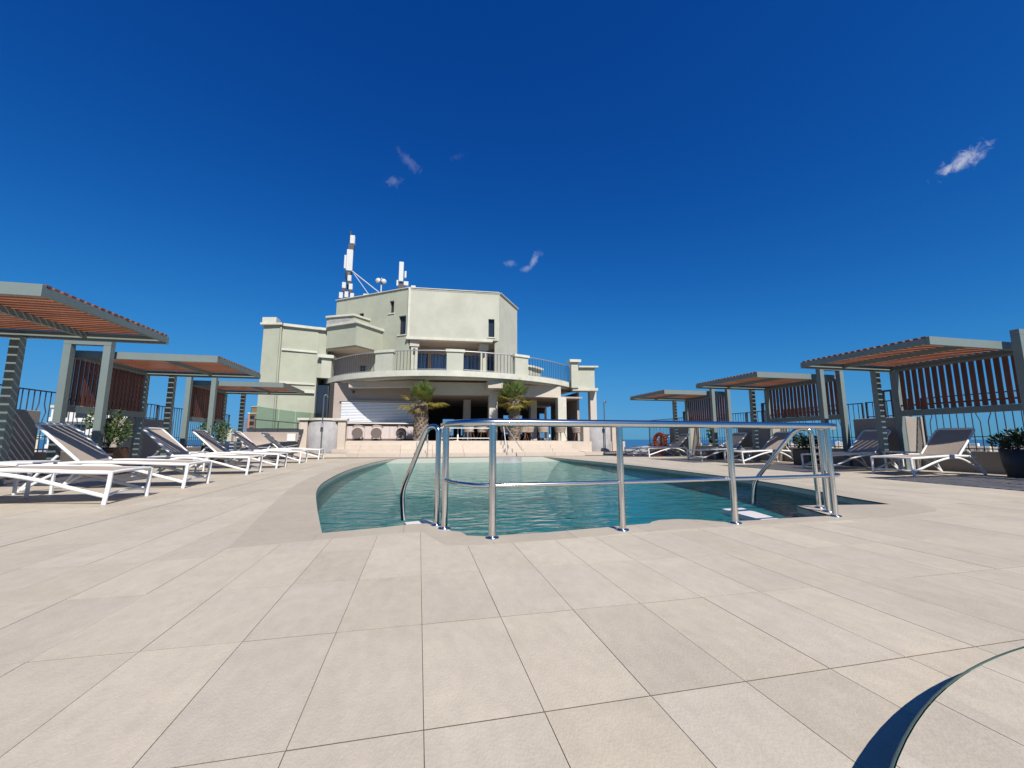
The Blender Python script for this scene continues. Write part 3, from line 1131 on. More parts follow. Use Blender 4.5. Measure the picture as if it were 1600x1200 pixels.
def potted(label_pot, label_plant, x, y, w, h, pm, kind, ph, pr, seed, square=True):
    t, p, rnd, *_ = planter(label_pot, x, y, w, h, pm, (kind, ph, pr), seed, square)
    p['label'] = label_plant
    st = MB()
    lv = MB()
    if kind == 'bushy':
        for k in range(9):
            a = rnd.uniform(0, 6.28)
            e = (math.cos(a) * pr * rnd.uniform(.3, .9), math.sin(a) * pr * rnd.uniform(.3, .9), ph * rnd.uniform(.4, .95))
            st.tube([(0, 0, 0), (e[0] * .4, e[1] * .4, e[2] * .6), e], [.008, .006, .003], 5)
            leaf_cloud(lv, e, pr * .45, ph * .3, 60, .085, rnd)
        leaf_cloud(lv, (0, 0, ph * .35), pr * .8, ph * .35, 160, .085, rnd)
    else:
        for k in range(3):
            a = rnd.uniform(0, 6.28)
            e = (math.cos(a) * pr * .7, math.sin(a) * pr * .7, ph * rnd.uniform(.75, 1))
            st.tube([(0, 0, 0), (e[0] * .3, e[1] * .3, e[2] * .5), e], [.010, .008, .005], 5)
            for q in range(6):
                u = .35 + .65 * q / 5
                leaf_cloud(lv, (e[0] * u, e[1] * u, e[2] * u), pr * .5, ph * .10, 22, .10, rnd)
    st.build('stem', M['trunk_dark'], p)
    lv.build('foliage', M['leaf_dark'] if pm is M['planter_dark'] else M['leaf'], p)


potted('brown square planter at the post of the middle left pergola', 'green shrub in the brown planter by the middle left pergola', -6.05, 9.85, .46, .52, M['planter_brown'], 'bushy', .62, .33, 3)
potted('brown planter under the farthest left pergola', 'yellow green shrub under the farthest left pergola', -6.0, 14.1, .46, .5, M['planter_brown'], 'bushy', .6, .34, 5)
potted('large dark round pot at the right photo edge', 'dark leafy plant in the round pot at the right edge', 10.80, 5.42, .48, .50, M['planter_dark'], 'bushy', .30, .30, 7, False)
potted('dark square planter at the middle right pergola post', 'dark shrub in the planter by the middle right pergola post', 10.35, 9.25, .5, .42, M['planter_dark'], 'bushy', .34, .28, 9)
potted('small dark planter under the farthest right pergola', 'tall leggy green plant at the farthest right pergola post', 10.5, 13.1, .40, .34, M['planter_brown'], 'leggy', .75, .16, 11)
potted('small dark pot by the far right parapet block', 'small dark bush by the far right parapet wall', 8.6, 18.1, .42, .30, M['planter_dark'], 'bushy', .34, .28, 13, False)

# life ring
t = thing('life_ring', 'orange life ring on a short stand behind the far right lounger', 'life ring', (10.15, 16.0, 0), R(-62))
MB().tube([(math.cos(a) * .25, 0, .62 + math.sin(a) * .30) for a in [2 * math.pi * k / 28 for k in range(28)]], .078, 12, True).build('ring', M['orange'], t)
MB().box(-.03, .03, .06, .12, 0, .9).box(-.16, .16, .02, .14, 0, .03).build('stand', M['orange'], t)

# ------------------------------------------------------------------ the hotel penthouse
hotel = thing('hotel_penthouse', 'pale green stepped hotel penthouse with curved balcony over a restaurant', 'building')


def part(name, mb, m, parent=hotel, bevel=0.0, label=None):
    o = mb.build(name, m, parent, bevel=bevel)
    if label:
        o['label'] = label
    return o


def wall_between(mb, a, b, z0, z1, th, holes):
    """Vertical wall from a to b, th thick to the back, with rectangular openings (u0, u1, z0, z1) along its length."""
    a, b = Vector((*a, 0)), Vector((*b, 0))
    d = (b - a)
    L = d.length
    d.normalize()
    nrm = Vector((-d.y, d.x, 0))
    us = sorted({0, L, *[h[0] for h in holes], *[h[1] for h in holes]})
    zs = sorted({z0, z1, *[h[2] for h in holes], *[h[3] for h in holes]})

    def hole(u, z):
        return any(h[0] < u < h[1] and h[2] < z < h[3] for h in holes)
    for i in range(len(us) - 1):
        for j in range(len(zs) - 1):
            if hole((us[i] + us[i + 1]) / 2, (zs[j] + zs[j + 1]) / 2):
                continue
            p = [a + d * us[i], a + d * us[i + 1]]
            v = [p[0], p[1], p[1] + nrm * th, p[0] + nrm * th]
            lo_, hi_ = zs[j], zs[j + 1]
            vv = [(q.x, q.y, lo_) for q in v] + [(q.x, q.y, hi_) for q in v]
            fs = []
            fs.append((0, 1, 5, 4))
            fs.append((2, 3, 7, 6))
            um, zm = (us[i] + us[i + 1]) / 2, (lo_ + hi_) / 2
            if j == 0 or hole(um, (zs[j - 1] + lo_) / 2):
                fs.append((3, 2, 1, 0))
            if j == len(zs) - 2 or hole(um, (hi_ + zs[j + 2]) / 2):
                fs.append((4, 5, 6, 7))
            if i == len(us) - 2 or hole((us[i + 1] + us[i + 2]) / 2, zm):
                fs.append((1, 2, 6, 5))
            if i == 0 or hole((us[i - 1] + us[i]) / 2, zm):
                fs.append((3, 0, 4, 7))
            mb.add(vv, fs)
    return a, d, nrm


def window(a, d, nrm, h, parent=None, glass='dark_pane', depth=.14, mull=0):
    u0, u1, z0, z1 = h
    parent = parent or hotel
    fw = .045
    f = MB()
    up = Vector((0, 0, 1))

    def seg(ua, ub, za, zb, dep=.05):
        p = a + d * ua + nrm * depth
        q = a + d * ub + nrm * depth
        v = [p + up * za, q + up * za, q + up * zb, p + up * zb]
        v2 = [x + nrm * dep for x in v]
        f.add(v + v2, [(0, 1, 2, 3), (7, 6, 5, 4), (0, 4, 5, 1), (1, 5, 6, 2), (2, 6, 7, 3), (3, 7, 4, 0)])
    seg(u0, u0 + fw, z0, z1)
    seg(u1 - fw, u1, z0, z1)
    seg(u0 + fw, u1 - fw, z0, z0 + fw)
    seg(u0 + fw, u1 - fw, z1 - fw, z1)
    for k in range(mull):
        um = u0 + (u1 - u0) * (k + 1) / (mull + 1)
        seg(um - .02, um + .02, z0 + fw, z1 - fw)
    fo = f.build('window', M['dark_iron'], parent)
    g_ = MB()
    p = a + d * (u0 + fw) + nrm * (depth + .025)
    q = a + d * (u1 - fw) + nrm * (depth + .025)
    g_.add([p + up * (z0 + fw), q + up * (z0 + fw), q + up * (z1 - fw), p + up * (z1 - fw)], [(0, 1, 2, 3)])
    g_.build('pane', M[glass], fo)
    s = MB()
    p = a + d * (u0 - .05) - nrm * .04
    q = a + d * (u1 + .05) - nrm * .04
    v = [p + up * (z0 - .06), q + up * (z0 - .06), q + up * (z0 - .003), p + up * (z0 - .003)]
    v2 = [x + nrm * .12 for x in v]
    s.add(v + v2, [(0, 1, 2, 3), (7, 6, 5, 4), (0, 4, 5, 1), (1, 5, 6, 2), (2, 6, 7, 3), (3, 7, 4, 0)])
    s.build('sill', M['render_trim'], fo)


# tower
TA, TB, TC, TD = (-4.75, 23.95), (-.69, 21.0), (3.97, 20.72), (5.53, 23.15)
ZT, ZS, ZF = 8.46, 5.84, 3.71
tw = MB()
hl = [(5.02 - .62, 5.02 - .17, 6.02, 7.02), (1.70, 2.02, 6.95, 7.50), (3.76, 4.05, 7.25, 7.92)]
al, dl, nl = wall_between(tw, TA, TB, ZF, ZT, .25, hl)
part('tower_wall', tw, M['render_green_shaded'])
for h in hl:
    window(al, dl, nl, h)
tw = MB()
hf = [(4.10, 4.42, 6.02, 7.0)]
af, df, nf = wall_between(tw, TB, TC, ZS, ZT, .25, hf)
part('tower_wall', tw, M['render_cream'])
window(af, df, nf, hf[0])
tw = MB()
wall_between(tw, TC, TD, ZF, ZT, .25, [])
wall_between(tw, TD, (5.53, 28.0), ZF, ZT, .25, [])
part('tower_wall', tw, M['render_cream'])
part('roof', MB().prism([TA, TB, TC, TD, (5.53, 28), (-4.75, 28)], ZT - .12, ZT - .06), M['render_trim'])
cop = MB()
for p, q in ((TA, TB), (TB, TC), (TC, TD)):
    cop.bar((p[0], p[1] + .10, ZT + .02), (q[0], q[1] + .10, ZT + .02), .27, .036)
part('parapet_cap', cop, M['render_trim'])
part('corner_trim', MB().box(TB[0] - .05, TB[0] + .06, TB[1] - .05, TB[1] + .02, ZS + .01, ZT - .01), M['render_trim'])
part('tower_soffit', MB().prism([(TB[0] + .12, TB[1] + .26), (TC[0] - .1, TC[1] + .25), (4.3, 23.0), (-1.2, 23.0)], ZS, ZS + .1), M['soffit'])
part('soffit_beam', MB().bar((TB[0] - .08, TB[1] + .02, ZS - .05), (TC[0] - .35, TC[1] + .02, ZS - .05), .34, .14), M['render_trim'])
# cantilever brackets and columns under the tower
for x in (-.36, 3.22):
    c = part('column', MB().box(x - .17, x + .17, 21.05, 21.4, ZF, ZS - .15), M['render_cream'], bevel=.01)
    MB().box(x - .24, x + .24, 21.0, 21.46, ZS - .45, ZS - .13).build('bracket', M['soffit'], c, bevel=.01)
    lamp = MB().box(x - .05, x + .05, 20.98, 21.05, 5.02, 5.28).build('wall_lamp', M['dark_iron'], c)
bw = MB()
hb = [(.25, 1.55, ZF + .03, 5.42), (1.75, 3.1, ZF + .03, 5.42), (3.35, 4.5, ZF + .03, 5.42), (4.75, 5.3, ZF + .03, 5.42)]
ab, db, nb = wall_between(bw, (-1.2, 22.9), (4.4, 22.9), ZF, ZS - .01, .2, hb)
part('balcony_back_wall', bw, M['taupe'])
for h in hb:
    window(ab, db, nb, h, glass='pane', mull=1)
    MB().box(-1.2 + h[0] + .05, -1.2 + h[1] - .05, 23.10, 23.13, ZF + .05, 5.37).build('curtain', M['curtain'], hotel)
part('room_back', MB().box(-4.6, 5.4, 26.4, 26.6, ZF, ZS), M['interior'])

# bay on the left of the tower, and the left wing
bay = [(-4.69, 21.75), (-3.12, 20.58), (-2.02, 21.98)]
part('bay_wall', MB().prism(bay + [(-3.2, 23.4), (-4.69, 23.4)], 5.22, 6.30), M['render_green_shaded'])
cc = MB().prism([(-4.72, 21.62), (-3.12, 20.42), (-1.9, 21.96), (-2.1, 22.2), (-3.12, 20.75), (-4.69, 21.9)], 6.30, 6.42)
part('cornice', cc, M['render_trim'])
part('bay_soffit', MB().prism([(-4.69, 21.9), (-3.12, 20.72), (-2.15, 22.0), (-3.2, 23.3), (-4.6, 23.3)], 5.15, 5.219), M['soffit'])
part('roof_box', MB().prism([(-4.9, 22.5), (-3.45, 21.75), (-2.7, 22.6), (-3.5, 23.2), (-4.9, 23.4)], 6.3, 7.0), M['render_green_shaded'])
part('roof_box_cap', MB().prism([(-4.95, 22.42), (-3.45, 21.65), (-2.6, 22.6), (-3.5, 23.3), (-4.95, 23.5)], 7.001, 7.10), M['render_trim'])
part('roof_vent', MB().bar((-4.75, 22.40, 6.76), (-3.7, 21.86, 6.76), .05, .26), M['concrete'])
# recessed wall below the bay
rw = MB()
hr_ = [(1.55, 2.15, 3.75, 4.55)]
ar_, dr_, nr_ = wall_between(rw, (-4.7, 22.55), (-1.25, 22.30), ZF, 5.22, .2, hr_)
part('balcony_back_wall', rw, M['taupe'])
window(ar_, dr_, nr_, hr_[0])
# left wing: body, corner pier, string courses
W1, W2, W3 = (-7.46, 21.62), (-6.62, 21.42), (-5.07, 21.84)
part('wing_wall', MB().prism([W2, W3, (-5.07, 27.5), (-7.4, 27.5), (-7.4, 21.6)], 0.02, 6.30), M['render_green_shaded'])
part('wing_pier', MB().prism([(-7.5, 21.50), (-6.72, 21.30), (-6.70, 21.7), (-7.5, 21.9)], 0.02, 6.18), M['render_green_shaded'])
part('pier_cap', MB().prism([(-7.62, 21.36), (-6.60, 21.14), (-6.58, 21.8), (-7.62, 22.0)], 6.181, 6.28), M['render_trim'])
part('pier_cap', MB().prism([(-7.56, 21.42), (-6.90, 21.26), (-6.88, 21.8), (-7.56, 22.0)], 6.281, 6.56), M['render_trim'])
for z, h, o in ((6.23, .13, .16), (5.02, .10, .10), (3.40, .10, .10), (3.02, .16, .16)):
    part('string_course', MB().bar((W2[0] + .02, W2[1] - o / 2 + .03, z), (W3[0] - .05, W3[1] - o / 2 + .03, z), o, h), M['render_trim'])
part('wing_return', MB().prism([(-5.069, 21.86), (-4.66, 21.95), (-4.66, 27), (-5.069, 27)], 3.75, 6.30), M['render_green_shaded'])
part('string_course', MB().bar((-5.12, 21.76, 6.23), (-4.60, 21.9, 6.23), .16, .13), M['render_trim'])
part('downpipe', MB().tube([(-6.66, 21.28, .1), (-6.66, 21.28, 6.1)], .04, 8), M['render_green_shaded'])
# glazed side entrance between wing and restaurant, and the pier at the balcony's left end
part('side_door_frame', MB().box(-5.06, -5.0, 21.86, 22.1, .62, 3.38).box(-4.52, -4.46, 21.86, 22.1, .62, 3.38), M['dark_iron'])
part('side_door_glass', MB().box(-4.998, -4.522, 21.95, 21.98, .62, 3.38), M['dark_pane'])
ep = part('balcony_end_pier', MB().prism([(-4.86, 21.75), (-4.42, 21.85), (-4.36, 22.3), (-4.8, 22.3)], 3.73, 4.74), M['render_cream'])
MB().prism([(-5.02, 21.6), (-4.30, 21.74), (-4.26, 22.4), (-4.9, 22.4)], 4.741, 4.90).build('pier_cap', M['render_trim'], ep)

# curved balcony
BC, BR = (1.70, 25.20), 7.0


def arc(r, a0, a1, n):
    out = []
    for k in range(n + 1):
        a = R(a0 + (a1 - a0) * k / n)
        c = math.cos(a)
        out.append((BC[0] + r * c * (1.13 if c > 0 else 1.0), BC[1] + r * math.sin(a)))
    return out


A0, A1 = 197.5, 335
part('balcony_slab', MB().prism(arc(BR, A0, A1, 48) + [(8.6, 27), (-4.6, 27)], 3.50, ZF), M['soffit'])
edge = arc(BR + .06, A0, A1, 48)
ei = arc(BR - .10, A0, A1, 48)
part('slab_edge', MB().prism(edge + list(reversed(ei)), 3.50 - .02, ZF + .03, True), M['render_trim'])
part('slab_drip', MB().prism(arc(BR - .101, A0, A1, 48) + list(reversed(arc(BR - .45, A0, A1, 48))), 3.40, 3.499, True), M['soffit'])


def on_arc(px_x, r):
    """angle whose arc point has the given x"""
    c = (px_x - BC[0]) / r
    return 360 - math.degrees(math.acos(c / 1.13 if c > 0 else c))


pier_x = [(-2.0, -1.22), (1.12, 1.86), (4.32, 5.02)]
RR = BR - .12
for x0, x1 in pier_x:
    a0, a1 = on_arc(x0, RR), on_arc(x1, RR)
    pr_ = part('balcony_pier', MB().prism(arc(RR + .09, a0, a1, 4) + list(reversed(arc(RR - .12, a0, a1, 4))), ZF + .031, 4.60), M['render_cream'])
    MB().prism(arc(RR + .14, a0 - .4, a1 + .4, 4) + list(reversed(arc(RR - .17, a0 - .4, a1 + .4, 4))), 4.601, 4.72).build('pier_cap', M['render_trim'], pr_)
secs = [(202, on_arc(-2.0, RR)), (on_arc(-1.22, RR), on_arc(1.12, RR)), (on_arc(1.86, RR), on_arc(4.32, RR)), (on_arc(5.02, RR), 331)]
bal_me = MB().tube([(0, 0, 0), (0, 0, .90)], .012, 6).mesh('baluster', M['dark_iron'])
for a0, a1 in secs:
    nseg = max(4, int((a1 - a0) / 2))
    rail = part('balcony_railing', MB().tube([(x, y, 4.665) for x, y in arc(RR, a0 + .3, a1 - .3, nseg)], .026, 8), M['steel_dull'])
    MB().tube([(x, y, ZF + .10) for x, y in arc(RR, a0 + .3, a1 - .3, nseg)], .014, 6).build('bottom_rail', M['steel_dull'], rail)
    nb_ = int((a1 - a0) * math.pi / 180 * RR / .155)
    for k in range(1, nb_):
        a = R(a0 + (a1 - a0) * k / nb_)
        q = arc(RR, math.degrees(a), 0, 1)[0]
        inst('baluster', bal_me, rail, (q[0], q[1], 3.745))

# right end of the balcony: block, pier and low wing behind
part('end_block', MB().prism([(8.30, 20.62), (9.20, 20.45), (9.26, 21.0), (8.45, 21.2)], 3.42, 4.55), M['render_cream'])
part('end_block_cap', MB().prism([(8.20, 20.5), (9.36, 20.28), (9.42, 21.1), (8.35, 21.3)], 4.551, 4.64), M['render_trim'])
part('end_block_base', MB().prism([(7.95, 20.5), (9.30, 20.26), (9.38, 21.1), (8.1, 21.3)], 3.28, 3.419), M['render_trim'])
part('end_pier', MB().prism([(7.86, 20.42), (8.24, 20.38), (8.29, 20.8), (7.92, 20.8)], 3.421, 4.80), M['render_cream'])
part('end_pier_cap', MB().prism([(7.74, 20.3), (8.36, 20.25), (8.42, 20.9), (7.8, 20.9)], 4.801, 4.94), M['render_trim'])
part('end_column', MB().prism([(9.05, 20.75), (9.38, 20.68), (9.42, 21.1), (9.08, 21.15)], 0.62, 3.279), M['column'])
part('side_screen', MB().box(8.5, 8.62, 21.3, 26, .62, 3.279), M['taupe'])
part('low_wing', MB().prism([(5.3, 22.7), (6.5, 23.4), (7.3, 24.2), (7.3, 27), (5.3, 27)], ZF, 4.95), M['render_green_shaded'])
part('low_wing_cap', MB().prism([(5.2, 22.55), (6.6, 23.25), (7.45, 24.1), (7.4, 27), (5.2, 27)], 4.951, 5.06), M['render_trim'])

# restaurant level under the balcony
part('bar_wall', MB().box(-4.05, -.1, 21.0, 21.25, .62, 3.395), M['taupe'])
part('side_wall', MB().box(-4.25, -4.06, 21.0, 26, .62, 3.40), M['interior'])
part('soffit_box', MB().prism([(-3.3, 20.35), (0.1, 19.3), (.1, 19.75), (-3.3, 20.85)], 3.12, 3.39), M['soffit'])
shut = part('roller_shutter', MB().box(-3.70, -.22, 20.955, 20.99, 1.52, 2.50), M['concrete'])
for k in range(13):
    MB().box(-3.67, -.25, 20.925 + (k % 2) * .003, 20.954, 1.54 + k * .0735, 1.54 + k * .0735 + .050).build('shutter_slat', M['shutter'], shut)
MB().box(-3.76, -.16, 20.90, 20.999, 2.503, 2.58).build('shutter_head', M['taupe'], shut)
beam = MB().prism([(-.1, 19.75), (3.35, 19.35), (7.1, 20.0), (7.1, 20.5), (3.35, 19.9), (-.1, 20.3)], 2.82, 3.395)
part('front_beam', beam, M['soffit'])
part('beam_end', MB().box(3.05, 3.75, 18.55, 19.34, 3.05, 3.395), M['soffit'])
for (x0, x1, y0, m_) in ((3.25, 3.66, 19.36, 'column'), (6.85, 7.30, 19.75, 'render_trim'), (2.35, 2.75, 22.6, 'column'), (6.0, 6.35, 21.9, 'column')):  # the right front column takes paler trim paint in place of sunlight on it
    part('restaurant_column', MB().box(x0, x1, y0, y0 + .42, .62, 2.818 if y0 < 20.5 else 3.39), M[m_], bevel=.008)
part('back_room_ceiling', MB().box(-.1, 8.5, 20.55, 27.2, 2.86, 2.95), M['taupe'])
wb = MB()
hw = [(1.55, 2.35, .9, 2.05), (2.75, 3.2, .9, 2.0), (5.6, 6.15, 1.0, 2.35), (6.45, 7.0, 1.0, 2.35), (8.15, 8.6, .75, 2.5)]
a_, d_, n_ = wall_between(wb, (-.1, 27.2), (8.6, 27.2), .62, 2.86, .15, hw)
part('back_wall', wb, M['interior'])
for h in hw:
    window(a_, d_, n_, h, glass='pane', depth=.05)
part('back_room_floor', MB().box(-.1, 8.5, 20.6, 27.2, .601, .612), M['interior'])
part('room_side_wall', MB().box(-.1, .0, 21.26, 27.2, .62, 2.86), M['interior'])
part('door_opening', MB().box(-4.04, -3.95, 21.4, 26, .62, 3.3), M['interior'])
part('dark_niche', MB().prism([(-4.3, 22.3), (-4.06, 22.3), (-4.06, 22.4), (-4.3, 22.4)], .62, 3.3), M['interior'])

# security camera on the bar wall
cm = thing('security_camera', 'small dark dome camera on the wall above bar shutter', 'camera', (-3.15, 20.9, 2.98))
MB().lathe([(0, -.09), (.05, -.06), (.06, 0), (.06, .03), (0, .03)], n=14).build('dome', M['black'], cm)
MB().box(-.02, .02, .0, .1, .0, .05).build('bracket', M['dark_iron'], cm)

# bar counter
bar = thing('bar_counter', 'long pale bar counter with panelled front below the white shutter', 'bar counter', (0, 0, 0))
MB().box(-3.72, -.22, 20.30, 20.90, 1.42, 1.475).build('counter_top', M['bar_top'], bar, bevel=.006)
MB().box(-3.66, -.25, 20.42, 20.88, .612, 1.42).build('carcass', M['bar_trim'], bar)
for k in range(9):
    x0 = -3.60 + k * .37
    MB().box(x0 + .004, x0 + .366, 20.37, 20.419, .72, 1.30).build('front_panel', M['bar_panel'], bar)
MB().box(-3.68, -.24, 20.36, 20.419, .615, .70).build('kick_board', M['bar_trim'], bar)
MB().box(-3.70, -3.63, 20.33, 20.419, .70, 1.42).build('end_trim', M['bar_trim'], bar)


def bar_stool(label, x, y):
    t = thing('bar_stool', label, 'bar stool', (x, y, .615), group='wicker backed bar stools at the counter')
    MB().lathe([(0, .42), (.19, .42), (.20, .44), (.19, .47), (0, .475)], n=18).build('seat', M['wicker'], t)
    disc = MB()
    disc.tube([(0, -.215, .36), (0, -.185, .36)], .24, 24)
    disc.build('round_back', M['wicker'], t)
    MB().tube(spline([(-.20, -.19, .62), (-.1, -.24, .70), (.08, -.23, .70), (.22, -.12, .66), (.27, .02, .62)], 5), .028, 8).build('arm_rail', M['chair'], t)
    for sx in (-1, 1):
        for sy in (-1, 1):
            MB().tube([(sx * .21, sy * .18, 0), (sx * .15, sy * .13, .43)], .012, 6).build('leg', M['dark_iron'], t)
    MB().tube([(.20 * math.cos(a), .17 * math.sin(a), .14) for a in [2 * math.pi * k / 12 for k in range(12)]], .009, 6, True).build('foot_ring', M['dark_iron'], t)


bar_stool('left bar stool with round woven back at the bar counter', -2.72, 19.9)
bar_stool('middle bar stool with round woven back at the bar counter', -1.90, 19.85)
bar_stool('right bar stool with round woven back nearest the palm', -.80, 19.8)


# dining chairs and tables
def make_chair():
    t = thing('dining_chair', '', 'chair', group='dining chairs under the balcony')
    MB().lathe([(.02, .40), (.21, .41), (.25, .44), (.245, .455), (.20, .432), (.02, .42)], n=18).build('seat', M['chair'], t)
    vs, fs = [], []
    n = 14
    for i in range(n + 1):
        a = R(150 + 240 * i / n) + math.pi / 1
        hgt = .80 - .15 * abs(i / n - .5) * 2
        for (r, z) in ((.235, .43), (.285, .62), (.30, hgt), (.275, hgt), (.26, .62), (.215, .44)):
            vs.append((r * math.cos(a), r * math.sin(a), z))
    for i in range(n):
        for k in range(5):
            fs.append((i * 6 + k, (i + 1) * 6 + k, (i + 1) * 6 + k + 1, i * 6 + k + 1))
    MB().add(vs, fs, True).build('backrest', M['chair'], t)
    for sx in (-1, 1):
        for sy in (-1, 1):
            MB().tube([(sx * .24, sy * .23, 0), (sx * .13, sy * .13, .42)], [.011, .017], 7).build('leg', M['chair_wood'], t)
    return t


chs = [(1.25, 19.2, 100, 'leftmost dining chair just right of the left palm'), (2.25, 19.0, 60, 'dining chair seen through the steel guard beside the left table'),
       (2.95, 19.5, 200, 'dark side chair behind the low guard left of the central column'), (4.0, 19.0, 70, 'shell dining chair right of the central column'),
       (4.75, 18.8, 150, 'shell dining chair directly behind the right palm trunk'), (5.25, 19.6, 250, 'shaded dining chair right of the right palm'),
       (5.75, 18.75, 95, 'pale shell chair facing the pool between palm and right column'), (6.55, 18.6, 110, 'brown legged shell chair in front of the right column'),
       (7.75, 19.4, 80, 'pale dining chair right of the right column')]
proto = None
for x, y, r, lab in chs:
    o = make_chair() if proto is None else copy_tree(proto)
    proto = proto or o
    o.location = (x, y, .612)
    o.rotation_euler.z = R(r)
    tag(o, lab)
for lab, x, y in (('round dining table between chairs near the left palm', 1.8, 19.7), ('round dining table behind the right palm', 4.6, 19.6), ('round dining table by the right column', 6.25, 19.35)):
    t = thing('dining_table', lab, 'table', (x, y, .612), group='round dining tables under the balcony')
    MB().lathe([(0, .70), (.40, .70), (.41, .72), (.40, .735), (0, .735)], n=24).build('table_top', M['table'], t)
    MB().lathe([(.0, 0), (.24, 0), (.24, .02), (.04, .04), (.03, .70), (0, .70)], n=18).build('pedestal', M['bar_top'], t)


# ------------------------------------------------------------------ curved shower enclosures
def shower(label, x, y, s, label_pole, z0=0.0):
    t = thing('shower_enclosure', label, 'shower wall', (x, y, 0), group='curved shower enclosures either side of the terrace')
    MB().lathe([(.52, 0.16), (.52, 1.42), (.62, 1.42), (.62, 0.16)], n=22, ang=(R(195), R(345))).build('curved_wall', M['concrete'], t)
    for q in range(12):
        pass
    MB().box(-.86, -.56, -.42, -.05, 0.16, 1.44).build('side_pillar', M['step'], t, bevel=.01)
    MB().box(.56, .86, -.42, -.05, 0.16, 1.44).build('side_pillar', M['step'], t, bevel=.01)
    mb = MB()
    mb.lathe([(.47, 1.445), (.67, 1.445), (.67, 1.53), (.47, 1.53), (.47, 1.445)], n=22, ang=(R(190), R(350)), smooth=False)
    mb.box(-.92, -.5, -.50, .02, 1.446, 1.531).box(.5, .92, -.50, .02, 1.446, 1.531)
    mb.build('wall_cap', M['render_trim'], t)
    MB().prism([(-1.0, -.9), (1.0, -.9), (1.0, .3), (-1.0, .3)], 0, .155).build('plinth', M['step'], t, bevel=.01)
    p = thing('shower_pole', label_pole, 'shower', (x + s * .05, y - .72, .158), group='outdoor shower poles')
    MB().tube(fillet([(0, 0, 0), (0, 0, 2.24), (s * .07, .02, 2.29), (s * .13, .04, 2.20)], .07, 6), .024, 10).build('pole', M['iron_grey'], p)
    MB().lathe([(0, .02), (.045, 0), (.045, -.015), (0, -.015)], (s * .13, .04, 2.20), 12).build('shower_head', M['iron_grey'], p)
    MB().box(-.05, .05, -.06, -.03, 1.0, 1.16).build('valve', M['steel_dull'], p)


shower('curved grey shower wall with white cap left of the bar', -3.75, 18.05, 1, 'steel outdoor shower pole in front of the left curved wall')
shower('curved grey shower wall right of the terrace steps', 8.15, 18.0, 1, 'steel outdoor shower pole in front of the right curved wall')

# side terrace behind the left showers: low wall, glass balustrade, ramp rail
tag(MB().box(-7.2, -4.75, 18.45, 18.7, 0, .98).build('low_wall', M['taupe'], bevel=.01), 'low taupe wall below the green glass balustrade on the left', 'wall')
tag(MB().box(-7.2, -4.8, 18.05, 18.40, 0, .42).build('low_wall', M['step'], bevel=.01), 'low cream ledge in front of the taupe wall at left', 'wall')
tag(MB().box(-7.6, -7.21, 18.30, 18.75, 0, 1.10).build('wall_pier', M['render_cream'], bevel=.01), 'small cream pier at the left end of the glass balustrade', 'wall')
gl = thing('glass_balustrade', 'green glass balustrade in front of the pale green wing', 'balustrade', (0, 0, 0))
gp = [(-7.35, 20.3, 2.20), (-6.15, 20.2, 2.02), (-5.45, 20.15, 1.93), (-4.75, 20.1, 1.88), (-4.35, 20.1, 1.84)]
for k in range(4):
    a, b = gp[k], gp[k + 1]
    MB().add([(a[0] + .012, a[1], 1.18), (b[0] - .012, b[1], 1.18), (b[0] - .012, b[1], b[2]), (a[0] + .012, a[1], a[2]), (a[0] + .012, a[1] + .012, 1.18), (b[0] - .012, b[1] + .012, 1.18), (b[0] - .012, b[1] + .012, b[2]), (a[0] + .012, a[1] + .012, a[2])],
             [(0, 1, 2, 3), (7, 6, 5, 4), (0, 4, 5, 1), (1, 5, 6, 2), (2, 6, 7, 3), (3, 7, 4, 0)]).build('glass_panel', M['green_glass'], gl)
MB().bar((-7.4, 20.28, 1.12), (-4.3, 20.1, 1.12), .07, .12).build('base_channel', M['dark_iron'], gl)
MB().box(-7.4, -4.3, 20.32, 20.5, 0, 1.06).build('base_wall', M['taupe'], gl)
rr_ = thing('ramp_rail', 'thin dark ramp railing in front of the green glass balustrade', 'railing')
MB().tube([(-6.7, 18.9, 1.52), (-4.9, 18.9, 1.36)], .022, 8).build('rail', M['dark_iron'], rr_)
for x in (-6.6, -5.75, -5.0):
    MB().tube([(x, 18.9, .0), (x, 18.9, 1.51 - (x + 6.7) * .088)], .018, 8).build('post', M['dark_iron'], rr_)
sb = thing('service_box', 'small white service box on the low wall beside the left shower', 'box', (-5.05, 18.4, .62))
MB().box(-.16, .16, -.10, .02, 0, .30).build('body', M['white_box'], sb, bevel=.01)
MB().box(-.14, .14, -.106, -.101, .02, .28).build('lid', M['white_box'], sb)
sb = thing('service_box', 'white equipment box beside the railing at the far left', 'box', (-6.95, 17.6, 0))
MB().box(-.2, .2, -.2, .2, .10, .62).build('body', M['white_box'], sb, bevel=.015)
MB().box(-.16, .16, -.16, .16, 0, .099).build('base', M['black'], sb)


